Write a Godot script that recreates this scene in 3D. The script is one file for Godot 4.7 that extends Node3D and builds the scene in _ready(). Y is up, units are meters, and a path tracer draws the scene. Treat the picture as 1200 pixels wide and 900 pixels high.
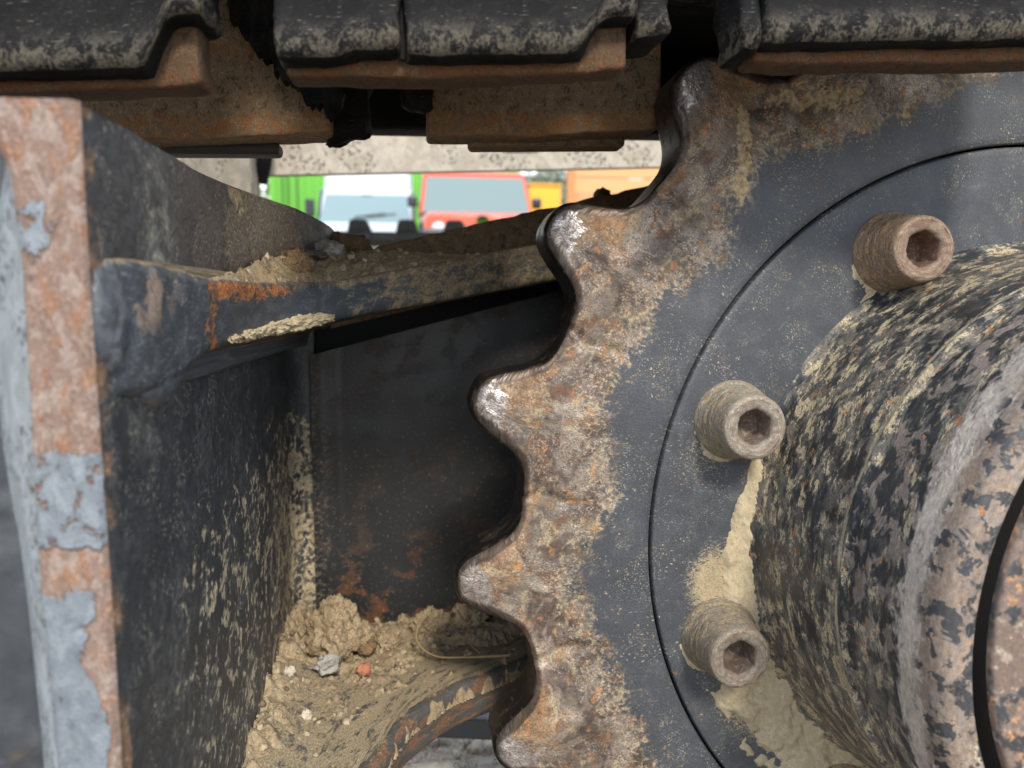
extends Node3D

# ------------------------------------------------------------------ small helpers
var RES := []            # textures painted by the worker threads: [colour image, (height, roughness, metal) image]
var JOBS := ["sprocket", "flank", "hub", "wall", "strip", "flange", "backplate", "rubber", "lug", "soil", "bolt", "beam", "lower", "gravel", "cap", "mud", "weld"]
var MAT := {}
var NAMES := {}
var NA := FastNoiseLite.new()
var NB := FastNoiseLite.new()
var RNG := RandomNumberGenerator.new()

const HUB := Vector2(0.2872, -0.106)      # sprocket axis
const PITCH := 18.0
const FIRST := 129.4                       # angle of a tooth centre, degrees

static func ss(a: float, b: float, x: float) -> float:
	var t := clampf((x - a) / (b - a), 0.0, 1.0)
	return t * t * (3.0 - 2.0 * t)

static func curve_at(xs: Array, ys: Array, x: float) -> float:
	if x <= xs[0]: return ys[0]
	for i in range(1, xs.size()):
		if x <= xs[i]:
			var t: float = (x - xs[i - 1]) / (xs[i] - xs[i - 1])
			return lerpf(ys[i - 1], ys[i], t)
	return ys[-1]

func numbered(called: String, parent: Node) -> String:
	var key := str(parent.get_instance_id()) + called
	var k: int = NAMES.get(key, 0)
	NAMES[key] = k + 1
	return called if k == 0 else "%s_%03d" % [called, k]

func put(called: String, m: Mesh, mat: Material, parent: Node = self, at := Vector3.ZERO, stuff := false) -> MeshInstance3D:
	var o := MeshInstance3D.new()
	o.name = numbered(called, parent)
	o.mesh = m
	if mat: o.material_override = mat
	parent.add_child(o, true)
	o.position = at
	if stuff: o.set_meta("kind", "stuff")
	return o

func base(called: String, at := Vector3.ZERO, parent: Node = self) -> Node3D:
	var o := Node3D.new()
	o.name = numbered(called, parent)
	parent.add_child(o, true)
	o.position = at
	return o

func tag(o: Node, label: String, category: String, group := "", kind := "") -> Node:
	if label: o.set_meta("label", label)
	if category: o.set_meta("category", category)
	if group: o.set_meta("group", group)
	if kind: o.set_meta("kind", kind)
	return o

# ------------------------------------------------------------------ meshes
class Shape:
	var V := PackedVector3Array()
	var N := PackedVector3Array()
	var U := PackedVector2Array()
	var I := PackedInt32Array()

	# a grid of rows x cols points; flip turns the faces round
	func grid(rows: int, cols: int, pts: PackedVector3Array, uvs: PackedVector2Array, flip := false, r0 := 0, r1 := -1, keep := PackedByteArray()) -> void:
		var nrm := PackedVector3Array()
		nrm.resize(rows * cols)
		var sgn := -1.0 if flip else 1.0
		# seams whose two ends coincide share normals
		var closed := pts[0].distance_squared_to(pts[cols - 1]) < 1e-12 and pts[(rows / 2) * cols].distance_squared_to(pts[(rows / 2) * cols + cols - 1]) < 1e-12
		for r in rows:
			for c in cols:
				var cm := c - 1 if c > 0 else (cols - 2 if closed else 0)
				var cp := c + 1 if c < cols - 1 else (1 if closed else c)
				var rm := maxi(r - 1, 0)
				var rp := mini(r + 1, rows - 1)
				var du := pts[r * cols + cp] - pts[r * cols + cm]
				var dv := pts[rp * cols + c] - pts[rm * cols + c]
				nrm[r * cols + c] = (du.cross(dv) * sgn).normalized()
		if r1 < 0: r1 = rows - 1
		var o := V.size()
		V.append_array(pts.slice(r0 * cols, (r1 + 1) * cols))
		N.append_array(nrm.slice(r0 * cols, (r1 + 1) * cols))
		U.append_array(uvs.slice(r0 * cols, (r1 + 1) * cols))
		for r in r1 - r0:
			for c in cols - 1:
				var a := o + r * cols + c
				var b := a + 1
				var d := a + cols
				var e := d + 1
				if keep and not (keep[a - o] or keep[b - o] or keep[d - o] or keep[e - o]): continue
				if flip:
					I.append_array([a, b, d, b, e, d])
				else:
					I.append_array([a, d, b, b, d, e])

	func flat(a: Vector3, b: Vector3, c: Vector3, d: Vector3, us := 1.0) -> void:   # a quad seen anticlockwise from its front
		var n := (b - a).cross(d - a).normalized()
		var o := V.size()
		V.append_array([a, b, c, d])
		N.append_array([n, n, n, n])
		var w := a.distance_to(b) * us
		var h := a.distance_to(d) * us
		U.append_array([Vector2(0, h), Vector2(w, h), Vector2(w, 0), Vector2(0, 0)])
		I.append_array([o, o + 2, o + 1, o, o + 3, o + 2])

	func mesh(into: ArrayMesh = null, mat: Material = null) -> ArrayMesh:
		var am := into if into else ArrayMesh.new()
		var arr := []
		arr.resize(Mesh.ARRAY_MAX)
		arr[Mesh.ARRAY_VERTEX] = V
		arr[Mesh.ARRAY_NORMAL] = N
		arr[Mesh.ARRAY_TEX_UV] = U
		arr[Mesh.ARRAY_INDEX] = I
		am.add_surface_from_arrays(Mesh.PRIMITIVE_TRIANGLES, arr)
		if mat: am.surface_set_material(am.get_surface_count() - 1, mat)
		return am

# a box with rounded edges, its faces cut up so that warp can push them about; uv in metres times us
func rbox(size: Vector3, rad: float, step: float, warp = null, us := 8.0) -> ArrayMesh:
	var s := Shape.new()
	var h := size * 0.5
	var axes := [[Vector3.RIGHT, Vector3.UP, Vector3.BACK], [Vector3.LEFT, Vector3.UP, Vector3.FORWARD], [Vector3.BACK, Vector3.UP, Vector3.LEFT], [Vector3.FORWARD, Vector3.UP, Vector3.RIGHT], [Vector3.RIGHT, Vector3.FORWARD, Vector3.UP], [Vector3.RIGHT, Vector3.BACK, Vector3.DOWN]]
	for ax in axes:
		var ux: Vector3 = ax[0]
		var vy: Vector3 = ax[1]
		var w: Vector3 = ax[2]
		var hu := absf(ux.dot(h)); var hv := absf(vy.dot(h)); var hw := absf(w.dot(h))
		var us_l := _cuts(hu, rad, step)
		var vs_l := _cuts(hv, rad, step)
		var pts := PackedVector3Array()
		var uvs := PackedVector2Array()
		for v in vs_l:
			for u in us_l:
				var p: Vector3 = ux * u + vy * v + w * hw
				var inner := Vector3(clampf(p.x, -h.x + rad, h.x - rad), clampf(p.y, -h.y + rad, h.y - rad), clampf(p.z, -h.z + rad, h.z - rad))
				var d := p - inner
				if d.length() > 1e-9: p = inner + d.normalized() * rad
				uvs.append(Vector2(u, -v) * us + Vector2(absf(w.x) * 0.31 + absf(w.y) * 0.57, 0.13 * absf(w.y)))
				if warp: p = (warp as Callable).call(p)
				pts.append(p)
		s.grid(vs_l.size(), us_l.size(), pts, uvs, true)
	return s.mesh()

func _cuts(hl: float, rad: float, step: float) -> Array:
	var out := []
	for k in 4: out.append(-hl + rad * (1.0 - cos(k * PI / 6.0)))
	out[0] = -hl
	var n := maxi(1, int(ceil((2.0 * hl - 2.0 * rad) / step)))
	for k in range(1, n): out.append(-hl + rad + (2.0 * hl - 2.0 * rad) * k / n)
	for k in 4: out.append(hl - rad * (1.0 - cos((3 - k) * PI / 6.0)))
	return out

func box(size: Vector3, bevel := 0.004) -> ArrayMesh:
	return rbox(size, minf(bevel, minf(size.x, minf(size.y, size.z)) * 0.45), 100.0)

func tube(path: Array, rads: Array, seg := 10, rough := 0.0, us := 8.0) -> ArrayMesh:
	var s := Shape.new()
	var pts := PackedVector3Array()
	var uvs := PackedVector2Array()
	var n := path.size()
	var up := Vector3(0.13, 0.21, 0.97).normalized()
	var along := 0.0
	for i in n:
		var t: Vector3 = (path[mini(i + 1, n - 1)] - path[maxi(i - 1, 0)]).normalized()
		var x := up.cross(t).normalized()
		var y := t.cross(x)
		if i > 0: along += path[i].distance_to(path[i - 1])
		for k in seg + 1:
			var a := TAU * k / seg
			var d := x * cos(a) + y * sin(a)
			var p: Vector3 = path[i] + d * rads[i]
			if rough > 0.0: p += d * rough * (NA.get_noise_3dv(p * 60.0) + 0.5 * NB.get_noise_3dv(p * 200.0))
			if k == seg: p = pts[i * (seg + 1)]
			pts.append(p)
			uvs.append(Vector2(along * us, k * rads[i] * TAU / seg * us))
	s.grid(n, seg + 1, pts, uvs, false)
	return s.mesh()

func smooth_path(ps: Array, per := 8) -> Array:
	var out := []
	for i in ps.size() - 1:
		for k in per:
			var a = ps[maxi(i - 1, 0)]; var d = ps[mini(i + 2, ps.size() - 1)]
			out.append(ps[i].cubic_interpolate(ps[i + 1], a, d, float(k) / per))
	out.append(ps[-1])
	return out

# rings: [radius, z] pairs turned about z
func lathe(rings: Array, cols: int, wob := 0.0, us := Vector2(1, 1), vlen := -1.0, v0 := 0.0) -> ArrayMesh:
	var s := Shape.new()
	var pts := PackedVector3Array()
	var uvs := PackedVector2Array()
	var along := 0.0
	for i in rings.size():
		if i > 0: along += Vector2(rings[i][0] - rings[i - 1][0], rings[i][1] - rings[i - 1][1]).length()
		for c in cols + 1:
			var a := TAU * (c % cols) / cols
			var p := Vector3(cos(a) * rings[i][0], sin(a) * rings[i][0], rings[i][1])
			if wob > 0.0:
				var k := NA.get_noise_3dv(p * 90.0) * wob + NB.get_noise_3dv(p * 260.0) * wob * 0.4
				p += Vector3(cos(a), sin(a), 0.4) * k
			pts.append(p)
			uvs.append(Vector2(us.x * c / cols, v0 + us.y * (along / vlen if vlen > 0 else along)))
	s.grid(rings.size(), cols + 1, pts, uvs, true)
	return s.mesh()

func lump(size: Vector3, seed_: int, det := 12, amp := 0.28) -> ArrayMesh:      # an uneven stone or clod
	var s := Shape.new()
	var pts := PackedVector3Array()
	var uvs := PackedVector2Array()
	for r in det + 1:
		for c in det * 2 + 1:
			var la := PI * r / det
			var lo := TAU * (c % (det * 2)) / (det * 2)
			var d := Vector3(sin(la) * cos(lo), cos(la), sin(la) * sin(lo))
			var q := d * 60.0 + Vector3.ONE * seed_ * 37.0
			var k := 1.0 + amp * NA.get_noise_3dv(q * 1.2) * 1.6 + amp * 0.5 * NB.get_noise_3dv(q * 3.0) + amp * 0.3 * NA.get_noise_3dv(q * 7.0) + amp * 0.16 * NB.get_noise_3dv(q * 17.0)
			pts.append(d * k * size * 0.5)
			uvs.append(Vector2(c * 0.1, r * 0.1))
	s.grid(det + 1, det * 2 + 1, pts, uvs, false)
	return s.mesh()

# ------------------------------------------------------------------ painted textures
class Paint:
	var w: int
	var h: int
	var n: int
	var c := PackedColorArray()
	var o := PackedColorArray()

	func _init(w_: int, h_: int, col: Color, rough: float, metal: float) -> void:
		w = w_; h = h_; n = w * h
		c.resize(n); c.fill(col)
		o.resize(n); o.fill(Color(0.5, rough, metal))

	# noise between 0 and 1; sx, sy are the sizes of its blobs in pixels
	func noise(sx: float, sy: float, octaves := 4, seed_ := 1, kind := 0) -> PackedFloat32Array:
		var f := FastNoiseLite.new()
		f.seed = seed_
		f.noise_type = FastNoiseLite.TYPE_SIMPLEX_SMOOTH if kind < 2 else FastNoiseLite.TYPE_CELLULAR
		f.fractal_type = FastNoiseLite.FRACTAL_RIDGED if kind == 1 else (FastNoiseLite.FRACTAL_FBM if kind == 0 else FastNoiseLite.FRACTAL_NONE)
		f.fractal_octaves = octaves
		f.fractal_gain = 0.55
		if kind == 0:
			f.domain_warp_enabled = true
			f.domain_warp_amplitude = minf(sx, sy) * 0.9
			f.domain_warp_frequency = 0.6 / minf(sx, sy)
			f.domain_warp_fractal_octaves = 2
		if kind == 2:
			f.cellular_return_type = FastNoiseLite.RETURN_CELL_VALUE
		if kind == 3:
			f.cellular_return_type = FastNoiseLite.RETURN_DISTANCE2_SUB
		var s := minf(sx, sy)
		var ww := maxi(4, int(w * s / sx))
		var hh := maxi(4, int(h * s / sy))
		f.frequency = 1.0 / s
		var im := f.get_image(ww, hh, false, false, true)
		im.convert(Image.FORMAT_RF)
		if ww != w or hh != h: im.resize(w, h, Image.INTERPOLATE_CUBIC)
		return im.get_data().to_float32_array()

	static func step(a: PackedFloat32Array, lo: float, hi: float) -> PackedFloat32Array:
		var r := PackedFloat32Array()
		r.resize(a.size())
		var k := 1.0 / (hi - lo)
		for i in a.size():
			var t := (a[i] - lo) * k
			if t > 0.0: r[i] = 1.0 if t >= 1.0 else t * t * (3.0 - 2.0 * t)
		return r

	static func times(a: PackedFloat32Array, b: PackedFloat32Array) -> PackedFloat32Array:
		var r := PackedFloat32Array()
		r.resize(a.size())
		for i in a.size():
			var x := a[i]
			if x > 0.003: r[i] = x * b[i]
		return r

	static func plus(a: PackedFloat32Array, b: PackedFloat32Array, k: float) -> PackedFloat32Array:
		var r := PackedFloat32Array()
		r.resize(a.size())
		for i in a.size(): r[i] = a[i] + b[i] * k
		return r

	# a mask from columns and rows: fn(x 0..1, y 0..1) on a coarse grid, made finer by resizing
	func field(fn: Callable, cols := 256, rows := 128) -> PackedFloat32Array:
		var d := PackedFloat32Array()
		d.resize(cols * rows)
		for y in rows:
			for x in cols:
				d[y * cols + x] = (fn as Callable).call((x + 0.5) / cols, (y + 0.5) / rows)
		var im := Image.create_from_data(cols, rows, false, Image.FORMAT_RF, d.to_byte_array())
		im.resize(w, h, Image.INTERPOLATE_BILINEAR)
		return im.get_data().to_float32_array()

	func layer(m: PackedFloat32Array, t: PackedFloat32Array, c0: Color, c1: Color, rough: float, metal: float, dh: float, k := 1.0) -> void:
		for i in n:
			var a := m[i] * k
			if a > 0.004:
				if a > 1.0: a = 1.0
				c[i] = c[i].lerp(c0.lerp(c1, t[i]), a)
				var q := o[i]
				o[i] = q.lerp(Color(q.r + dh, rough, metal), a)

	func tint(t: PackedFloat32Array, amount: float, dh := 0.0) -> void:
		for i in n:
			var k := 1.0 + (t[i] - 0.5) * amount
			var q := c[i]
			c[i] = Color(q.r * k, q.g * k, q.b * k)
			if dh != 0.0: o[i].r += (t[i] - 0.5) * dh

	func done() -> Array:
		var a := Image.create_from_data(w, h, false, Image.FORMAT_RGBAF, c.to_byte_array())
		a.convert(Image.FORMAT_RGB8)
		return [a, Image.create_from_data(w, h, false, Image.FORMAT_RGBAF, o.to_byte_array())]

static func rgb(r: int, g: int, b: int) -> Color:
	return Color(r / 255.0, g / 255.0, b / 255.0)

static func blob(x: float, y: float, cx: float, cy: float, rx: float, ry: float) -> float:
	var d := Vector2((x - cx) / rx, (y - cy) / ry).length()
	return clampf(1.5 - d, 0.0, 1.0)

static func tooth_r(deg: float) -> float:
	var t := absf(fposmod(deg - FIRST + PITCH * 0.5, PITCH) - PITCH * 0.5)
	if deg > 121.0 and deg < 137.0: t = absf(deg - 128.3) * 0.86
	return curve_at([0.0, 0.7, 1.3, 1.9, 2.5, 3.1, 3.7, 4.3, 5.0, 5.9, 7.0, 9.0], [0.2716, 0.2714, 0.2708, 0.2694, 0.2668, 0.2620, 0.2560, 0.2504, 0.2462, 0.2436, 0.2422, 0.2416], t)

const MUD0 := Color(0.58, 0.51, 0.39)
const MUD1 := Color(0.78, 0.715, 0.575)

func paint_job(i: int) -> void:
	RES[i] = paint(JOBS[i])

func paint(what: String) -> Array:
	match what:
		"sprocket": return paint_sprocket()
		"flank": return paint_flank()
		"hub": return paint_hub()
		"wall": return paint_wall()
		"strip": return paint_strip()
		"flange": return paint_flange()
		"backplate": return paint_backplate()
		"rubber": return paint_rubber()
		"lug": return paint_lug()
		"soil": return paint_soil()
		"bolt": return paint_bolt()
		"beam": return paint_beam()
		"lower": return paint_lower()
		"cap": return paint_cap()
		"mud": return paint_mud()
		"weld": return paint_weld()
	return paint_gravel()

# x: angle 90..270 degrees, y: radius .290 (top) .. .125
func paint_sprocket() -> Array:
	var p := Paint.new(2048, 416, rgb(66, 69, 75), 0.5, 0.0)
	var big := p.noise(260, 120, 4, 11)
	var mid := p.noise(46, 34, 5, 12)
	var fin := p.noise(9, 8, 4, 13)
	var tiny := p.noise(3.2, 3.2, 3, 14)
	p.layer(Paint.step(big, 0.3, 0.75), mid, rgb(56, 60, 66), rgb(82, 86, 92), 0.55, 0.0, 0.0, 0.8)
	# dusty film and fine scratches on the paint
	p.layer(Paint.times(Paint.step(p.noise(60, 5, 4, 15, 1), 0.8, 0.97), Paint.step(mid, 0.35, 0.7)), fin, rgb(98, 98, 96), rgb(128, 124, 114), 0.7, 0.0, 0.02, 0.5)
	p.layer(Paint.times(Paint.step(p.noise(7, 40, 4, 16, 1), 0.84, 0.98), Paint.step(big, 0.35, 0.7)), fin, rgb(98, 98, 96), rgb(138, 132, 118), 0.7, 0.0, 0.02, 0.45)
	p.layer(Paint.times(Paint.step(fin, 0.6, 0.75), Paint.step(mid, 0.4, 0.75)), tiny, rgb(82, 82, 80), rgb(120, 112, 98), 0.8, 0.0, 0.03, 0.6)
	var dots := p.noise(2.4, 2.4, 2, 17)
	p.layer(Paint.step(dots, 0.45, 0.8), mid, rgb(74, 80, 88), rgb(104, 106, 108), 0.6, 0.0, 0.03, 0.55)
	p.layer(Paint.step(dots, 0.42, 0.22), mid, rgb(44, 48, 54), rgb(54, 58, 64), 0.45, 0.0, -0.03, 0.5)
	p.layer(Paint.times(Paint.step(p.noise(3.5, 22, 3, 18, 1), 0.86, 0.97), Paint.step(p.noise(70, 60, 4, 10), 0.5, 0.7)), fin, rgb(150, 140, 118), rgb(186, 172, 142), 0.9, 0.0, 0.08, 0.8)
	p.layer(Paint.times(Paint.step(dots, 0.74, 0.8), Paint.step(p.noise(120, 80, 4, 7), 0.5, 0.75)), fin, rgb(160, 152, 134), rgb(214, 202, 172), 0.9, 0.0, 0.1, 0.9)
	p.layer(Paint.times(Paint.step(p.noise(6, 5, 3, 6), 0.76, 0.8), Paint.step(p.noise(90, 70, 4, 5), 0.5, 0.65)), dots, MUD0, rgb(216, 204, 172), 0.92, 0.0, 0.2, 0.95)
	var speck := Paint.times(Paint.step(tiny, 0.64, 0.76), Paint.step(mid, 0.5, 0.72))
	p.layer(Paint.times(speck, Paint.step(p.noise(110, 90, 4, 4), 0.42, 0.66)), fin, MUD0, MUD1, 0.95, 0.0, 0.15, 0.8)
	p.layer(Paint.times(Paint.step(p.noise(240, 4, 3, 3, 1), 0.94, 0.99), Paint.step(mid, 0.4, 0.6)), fin, rgb(112, 114, 116), rgb(150, 148, 140), 0.6, 0.0, -0.05, 0.6)
	p.layer(Paint.times(Paint.step(p.noise(4, 120, 3, 2, 1), 0.95, 0.99), Paint.step(mid, 0.45, 0.65)), fin, rgb(112, 114, 116), rgb(150, 148, 140), 0.6, 0.0, -0.05, 0.5)
	# mud that lies on the disc near the hub and low down
	var low := p.field(func(x: float, y: float) -> float:
		var deg := 90.0 + 180.0 * x
		var r := 0.29 - 0.165 * y
		return clampf(ss(185, 222, deg) * ss(0.172, 0.145, r) + 0.6 * ss(0.148, 0.139, r) * ss(160, 185, deg), 0.0, 1.0))
	var dustf := p.field(func(x: float, y: float) -> float:
		var q := Vector2.from_angle(deg_to_rad(90.0 + 180.0 * x)) * (0.29 - 0.165 * y)
		var d := maxf(blob(q.x, q.y, -0.150, -0.020, 0.016, 0.020), blob(q.x, q.y, -0.120, -0.078, 0.028, 0.024))
		return maxf(d, 0.6 * blob(q.x, q.y, -0.157, 0.04, 0.014, 0.014)), 512, 208)
	p.layer(Paint.step(Paint.plus(Paint.plus(low, fin, 0.55), mid, 0.4), 0.98, 1.3), mid, MUD0, MUD1, 0.95, 0.0, 0.2, 0.9)
	p.layer(Paint.step(Paint.plus(Paint.plus(dustf, dots, 0.7), fin, 0.5), 1.15, 1.5), tiny, MUD0, MUD1, 0.95, 0.0, 0.15, 0.9)
	p.layer(Paint.times(Paint.step(p.noise(6, 16, 3, 8, 1), 0.82, 0.96), Paint.step(dustf, 0.25, 0.7)), tiny, MUD0, MUD1, 0.95, 0.0, 0.12, 0.85)
	# bare worn steel of the teeth; the edge of the paint is ragged
	var zone := p.field(func(x: float, y: float) -> float:
		var deg := 90.0 + 180.0 * x
		var r := 0.29 - 0.165 * y
		var t := absf(fposmod(deg - FIRST + 9.0, 18.0) - 9.0) / 9.0
		var lim := 0.2125 - 0.006 * t + 0.006 * sin(deg * 0.21)
		return (r - lim) / 0.02 + 0.5, 512, 208)
	var worn := Paint.step(Paint.plus(Paint.plus(zone, mid, 0.9), fin, 0.8), 1.08, 1.5)
	var w1 := p.noise(120, 90, 6, 21)
	var w2 := p.noise(14, 12, 4, 22)
	var dot := p.noise(2.6, 2.6, 2, 20)
	p.layer(worn, w1, rgb(98, 88, 80), rgb(166, 152, 137), 0.5, 0.25, -0.12)
	p.layer(Paint.times(worn, Paint.step(p.noise(80, 60, 5, 23), 0.45, 0.68)), w2, rgb(70, 60, 55), rgb(112, 98, 90), 0.5, 0.35, -0.1, 0.9)
	# rust: ochre below the tips, brown in the roots
	var och := p.field(func(x: float, y: float) -> float:
		var deg := 90.0 + 180.0 * x
		var r := 0.29 - 0.165 * y
		var t := fposmod(deg - FIRST + 9.0, 18.0) - 9.0
		return 0.5 * ss(0.236, 0.246, r) * ss(0.27, 0.256, r) * ss(3.0, -2.5, t) + 0.2 * ss(0.225, 0.24, r) + 0.25 * ss(0.010, 0.002, tooth_r(deg) - r) * ss(3.0, 5.0, absf(t)), 512, 208)
	p.layer(Paint.times(worn, Paint.step(Paint.plus(Paint.plus(och, p.noise(36, 30, 5, 25), 0.9), fin, 0.35), 0.86, 1.3)), w2, rgb(132, 96, 62), rgb(188, 148, 102), 0.85, 0.0, 0.08, 0.65)
	p.layer(Paint.times(worn, Paint.step(p.noise(44, 34, 5, 26), 0.6, 0.8)), w2, rgb(92, 66, 50), rgb(136, 94, 64), 0.8, 0.1, 0.06, 0.7)
	p.layer(Paint.times(worn, Paint.step(p.noise(30, 24, 5, 28), 0.72, 0.84)), tiny, rgb(172, 108, 58), rgb(204, 142, 84), 0.9, 0.0, 0.12, 0.7)
	# dust in streaks and patches, pale and dark specks
	p.layer(Paint.times(worn, Paint.step(p.noise(9, 70, 4, 24, 1), 0.78, 0.97)), tiny, MUD0, MUD1, 0.9, 0.0, 0.1, 0.7)
	var edgeband := Paint.step(Paint.plus(zone, mid, 0.5), 0.55, 0.8)
	p.layer(Paint.times(Paint.times(edgeband, Paint.step(Paint.plus(zone, mid, 0.5), 1.7, 1.2)), Paint.step(Paint.plus(fin, dot, 0.5), 0.78, 0.95)), tiny, MUD0, rgb(208, 194, 162), 0.9, 0.0, 0.12, 0.8)
	p.layer(Paint.times(worn, Paint.step(p.noise(5, 44, 4, 9, 1), 0.84, 0.97)), tiny, rgb(56, 48, 44), rgb(76, 66, 58), 0.6, 0.2, -0.2, 0.7)
	p.layer(Paint.times(worn, Paint.step(Paint.plus(p.noise(60, 36, 5, 27), fin, 0.35), 0.78, 1.05)), dot, MUD0, rgb(206, 190, 158), 0.9, 0.0, 0.14, 0.8)
	p.layer(Paint.times(Paint.times(worn, Paint.step(Paint.plus(tiny, dot, 0.5), 0.82, 0.98)), Paint.step(p.noise(60, 50, 4, 19), 0.42, 0.62)), dot, rgb(172, 162, 152), rgb(214, 206, 198), 0.45, 0.4, 0.05, 0.65)
	p.layer(Paint.times(worn, Paint.step(dot, 0.62, 0.76)), tiny, rgb(48, 42, 40), rgb(70, 60, 54), 0.7, 0.1, -0.15, 0.6)
	p.layer(Paint.times(worn, Paint.step(p.noise(4, 4, 3, 30), 0.66, 0.78)), w2, rgb(40, 46, 54), rgb(64, 70, 78), 0.5, 0.0, -0.1, 0.6)
	# polished tips
	var tip := p.field(func(x: float, y: float) -> float:
		var deg := 90.0 + 180.0 * x
		var r := 0.29 - 0.165 * y
		var t := fposmod(deg - FIRST + 9.0, 18.0) - 9.0
		return ss(0.2475, 0.264, r) * ss(-4.2, -1.0, t) + 0.35 * ss(0.005, 0.0, tooth_r(deg) - r) * ss(5.5, 3.0, absf(t)), 512, 208)
	var shine := Paint.step(Paint.plus(Paint.plus(tip, w1, 0.5), fin, 0.3), 0.86, 1.0)
	p.layer(shine, tiny, rgb(176, 170, 166), rgb(232, 228, 225), 0.3, 0.75, -0.03, 0.9)
	p.layer(Paint.times(shine, Paint.step(p.noise(20, 10, 5, 1), 0.54, 0.66)), tiny, rgb(96, 86, 80), rgb(140, 128, 120), 0.45, 0.5, 0.04, 0.8)
	p.layer(Paint.times(shine, Paint.step(w1, 0.48, 0.7)), fin, rgb(104, 94, 88), rgb(150, 138, 130), 0.4, 0.55, 0.02, 0.5)
	p.layer(Paint.times(shine, Paint.step(tiny, 0.58, 0.7)), fin, rgb(74, 62, 58), rgb(120, 106, 100), 0.5, 0.4, 0.06, 0.8)
	var brim := p.field(func(x: float, y: float) -> float:
		return ss(0.0052, 0.0008, tooth_r(90.0 + 180.0 * x) - (0.29 - 0.165 * y)), 1024, 416)
	p.layer(Paint.step(Paint.plus(brim, fin, 0.35), 0.62, 1.0), w2, rgb(52, 44, 40), rgb(88, 77, 70), 0.34, 0.55, 0.0, 0.72)
	# creases in the roots, packed with dirt
	var cre := p.field(func(x: float, y: float) -> float:
		var deg := 90.0 + 180.0 * x
		var r := 0.29 - 0.165 * y
		var t := fposmod(deg - FIRST, 18.0) - 9.0
		return ss(0.9, 0.1, absf(t + 0.8 * sin(r * 300.0 + deg))) * ss(0.212, 0.222, r), 1024, 208)
	p.layer(Paint.times(cre, Paint.step(mid, 0.3, 0.6)), tiny, rgb(88, 66, 48), rgb(176, 150, 112), 0.9, 0.0, -0.1, 0.7)
	# caked mud on the uppermost teeth
	var cake := p.field(func(x: float, y: float) -> float:
		var q := Vector2.from_angle(deg_to_rad(90.0 + 180.0 * x)) * (0.29 - 0.165 * y)
		var run := 0.95 * ss(0.0075, 0.002, absf(q.x + 0.1435 + (0.18 - q.y) * 0.12)) * ss(0.145, 0.155, q.y) * ss(0.205, 0.19, q.y)
		run = maxf(run, 0.6 * ss(0.004, 0.001, absf(q.x + 0.149)) * ss(0.126, 0.135, q.y) * ss(0.152, 0.146, q.y))
		run = maxf(run, 0.9 * blob(q.x, q.y, -0.108, 0.200, 0.030, 0.008))
		return maxf(run, maxf(0.62 * blob(q.x, q.y, -0.06, 0.193, 0.016, 0.009), 0.55 * blob(q.x, q.y, -0.125, 0.2, 0.02, 0.01))), 512, 208)
	p.layer(Paint.step(Paint.plus(Paint.plus(cake, mid, 0.7), fin, 0.5), 1.25, 1.5), fin, rgb(146, 128, 98), rgb(204, 186, 150), 0.95, 0.0, 0.4, 0.92)
	# a few rust spots in the paint
	p.layer(Paint.times(Paint.step(w2, 0.68, 0.75), Paint.step(p.noise(80, 60, 3, 29), 0.62, 0.75)), tiny, rgb(110, 78, 56), rgb(166, 116, 76), 0.9, 0.0, 0.12, 0.6)
	p.tint(w1, 0.16)
	p.tint(dot, 0.3, 0.08)
	return p.done()

func paint_flank() -> Array:
	var p := Paint.new(512, 128, rgb(58, 54, 51), 0.36, 0.75)
	var fin := p.noise(8, 5, 4, 31)
	p.layer(Paint.step(p.noise(5, 60, 4, 32, 1), 0.7, 0.95), fin, rgb(26, 24, 24), rgb(40, 38, 36), 0.45, 0.6, -0.15, 0.9)
	p.layer(Paint.step(p.noise(4, 50, 4, 33, 1), 0.78, 0.97), fin, rgb(130, 126, 118), rgb(176, 172, 162), 0.3, 0.85, 0.1, 0.8)
	p.layer(Paint.step(p.noise(50, 30, 4, 34), 0.6, 0.75), fin, rgb(70, 56, 46), rgb(104, 86, 68), 0.7, 0.2, 0.1, 0.5)
	p.tint(fin, 0.4, 0.15)
	return p.done()

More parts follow.
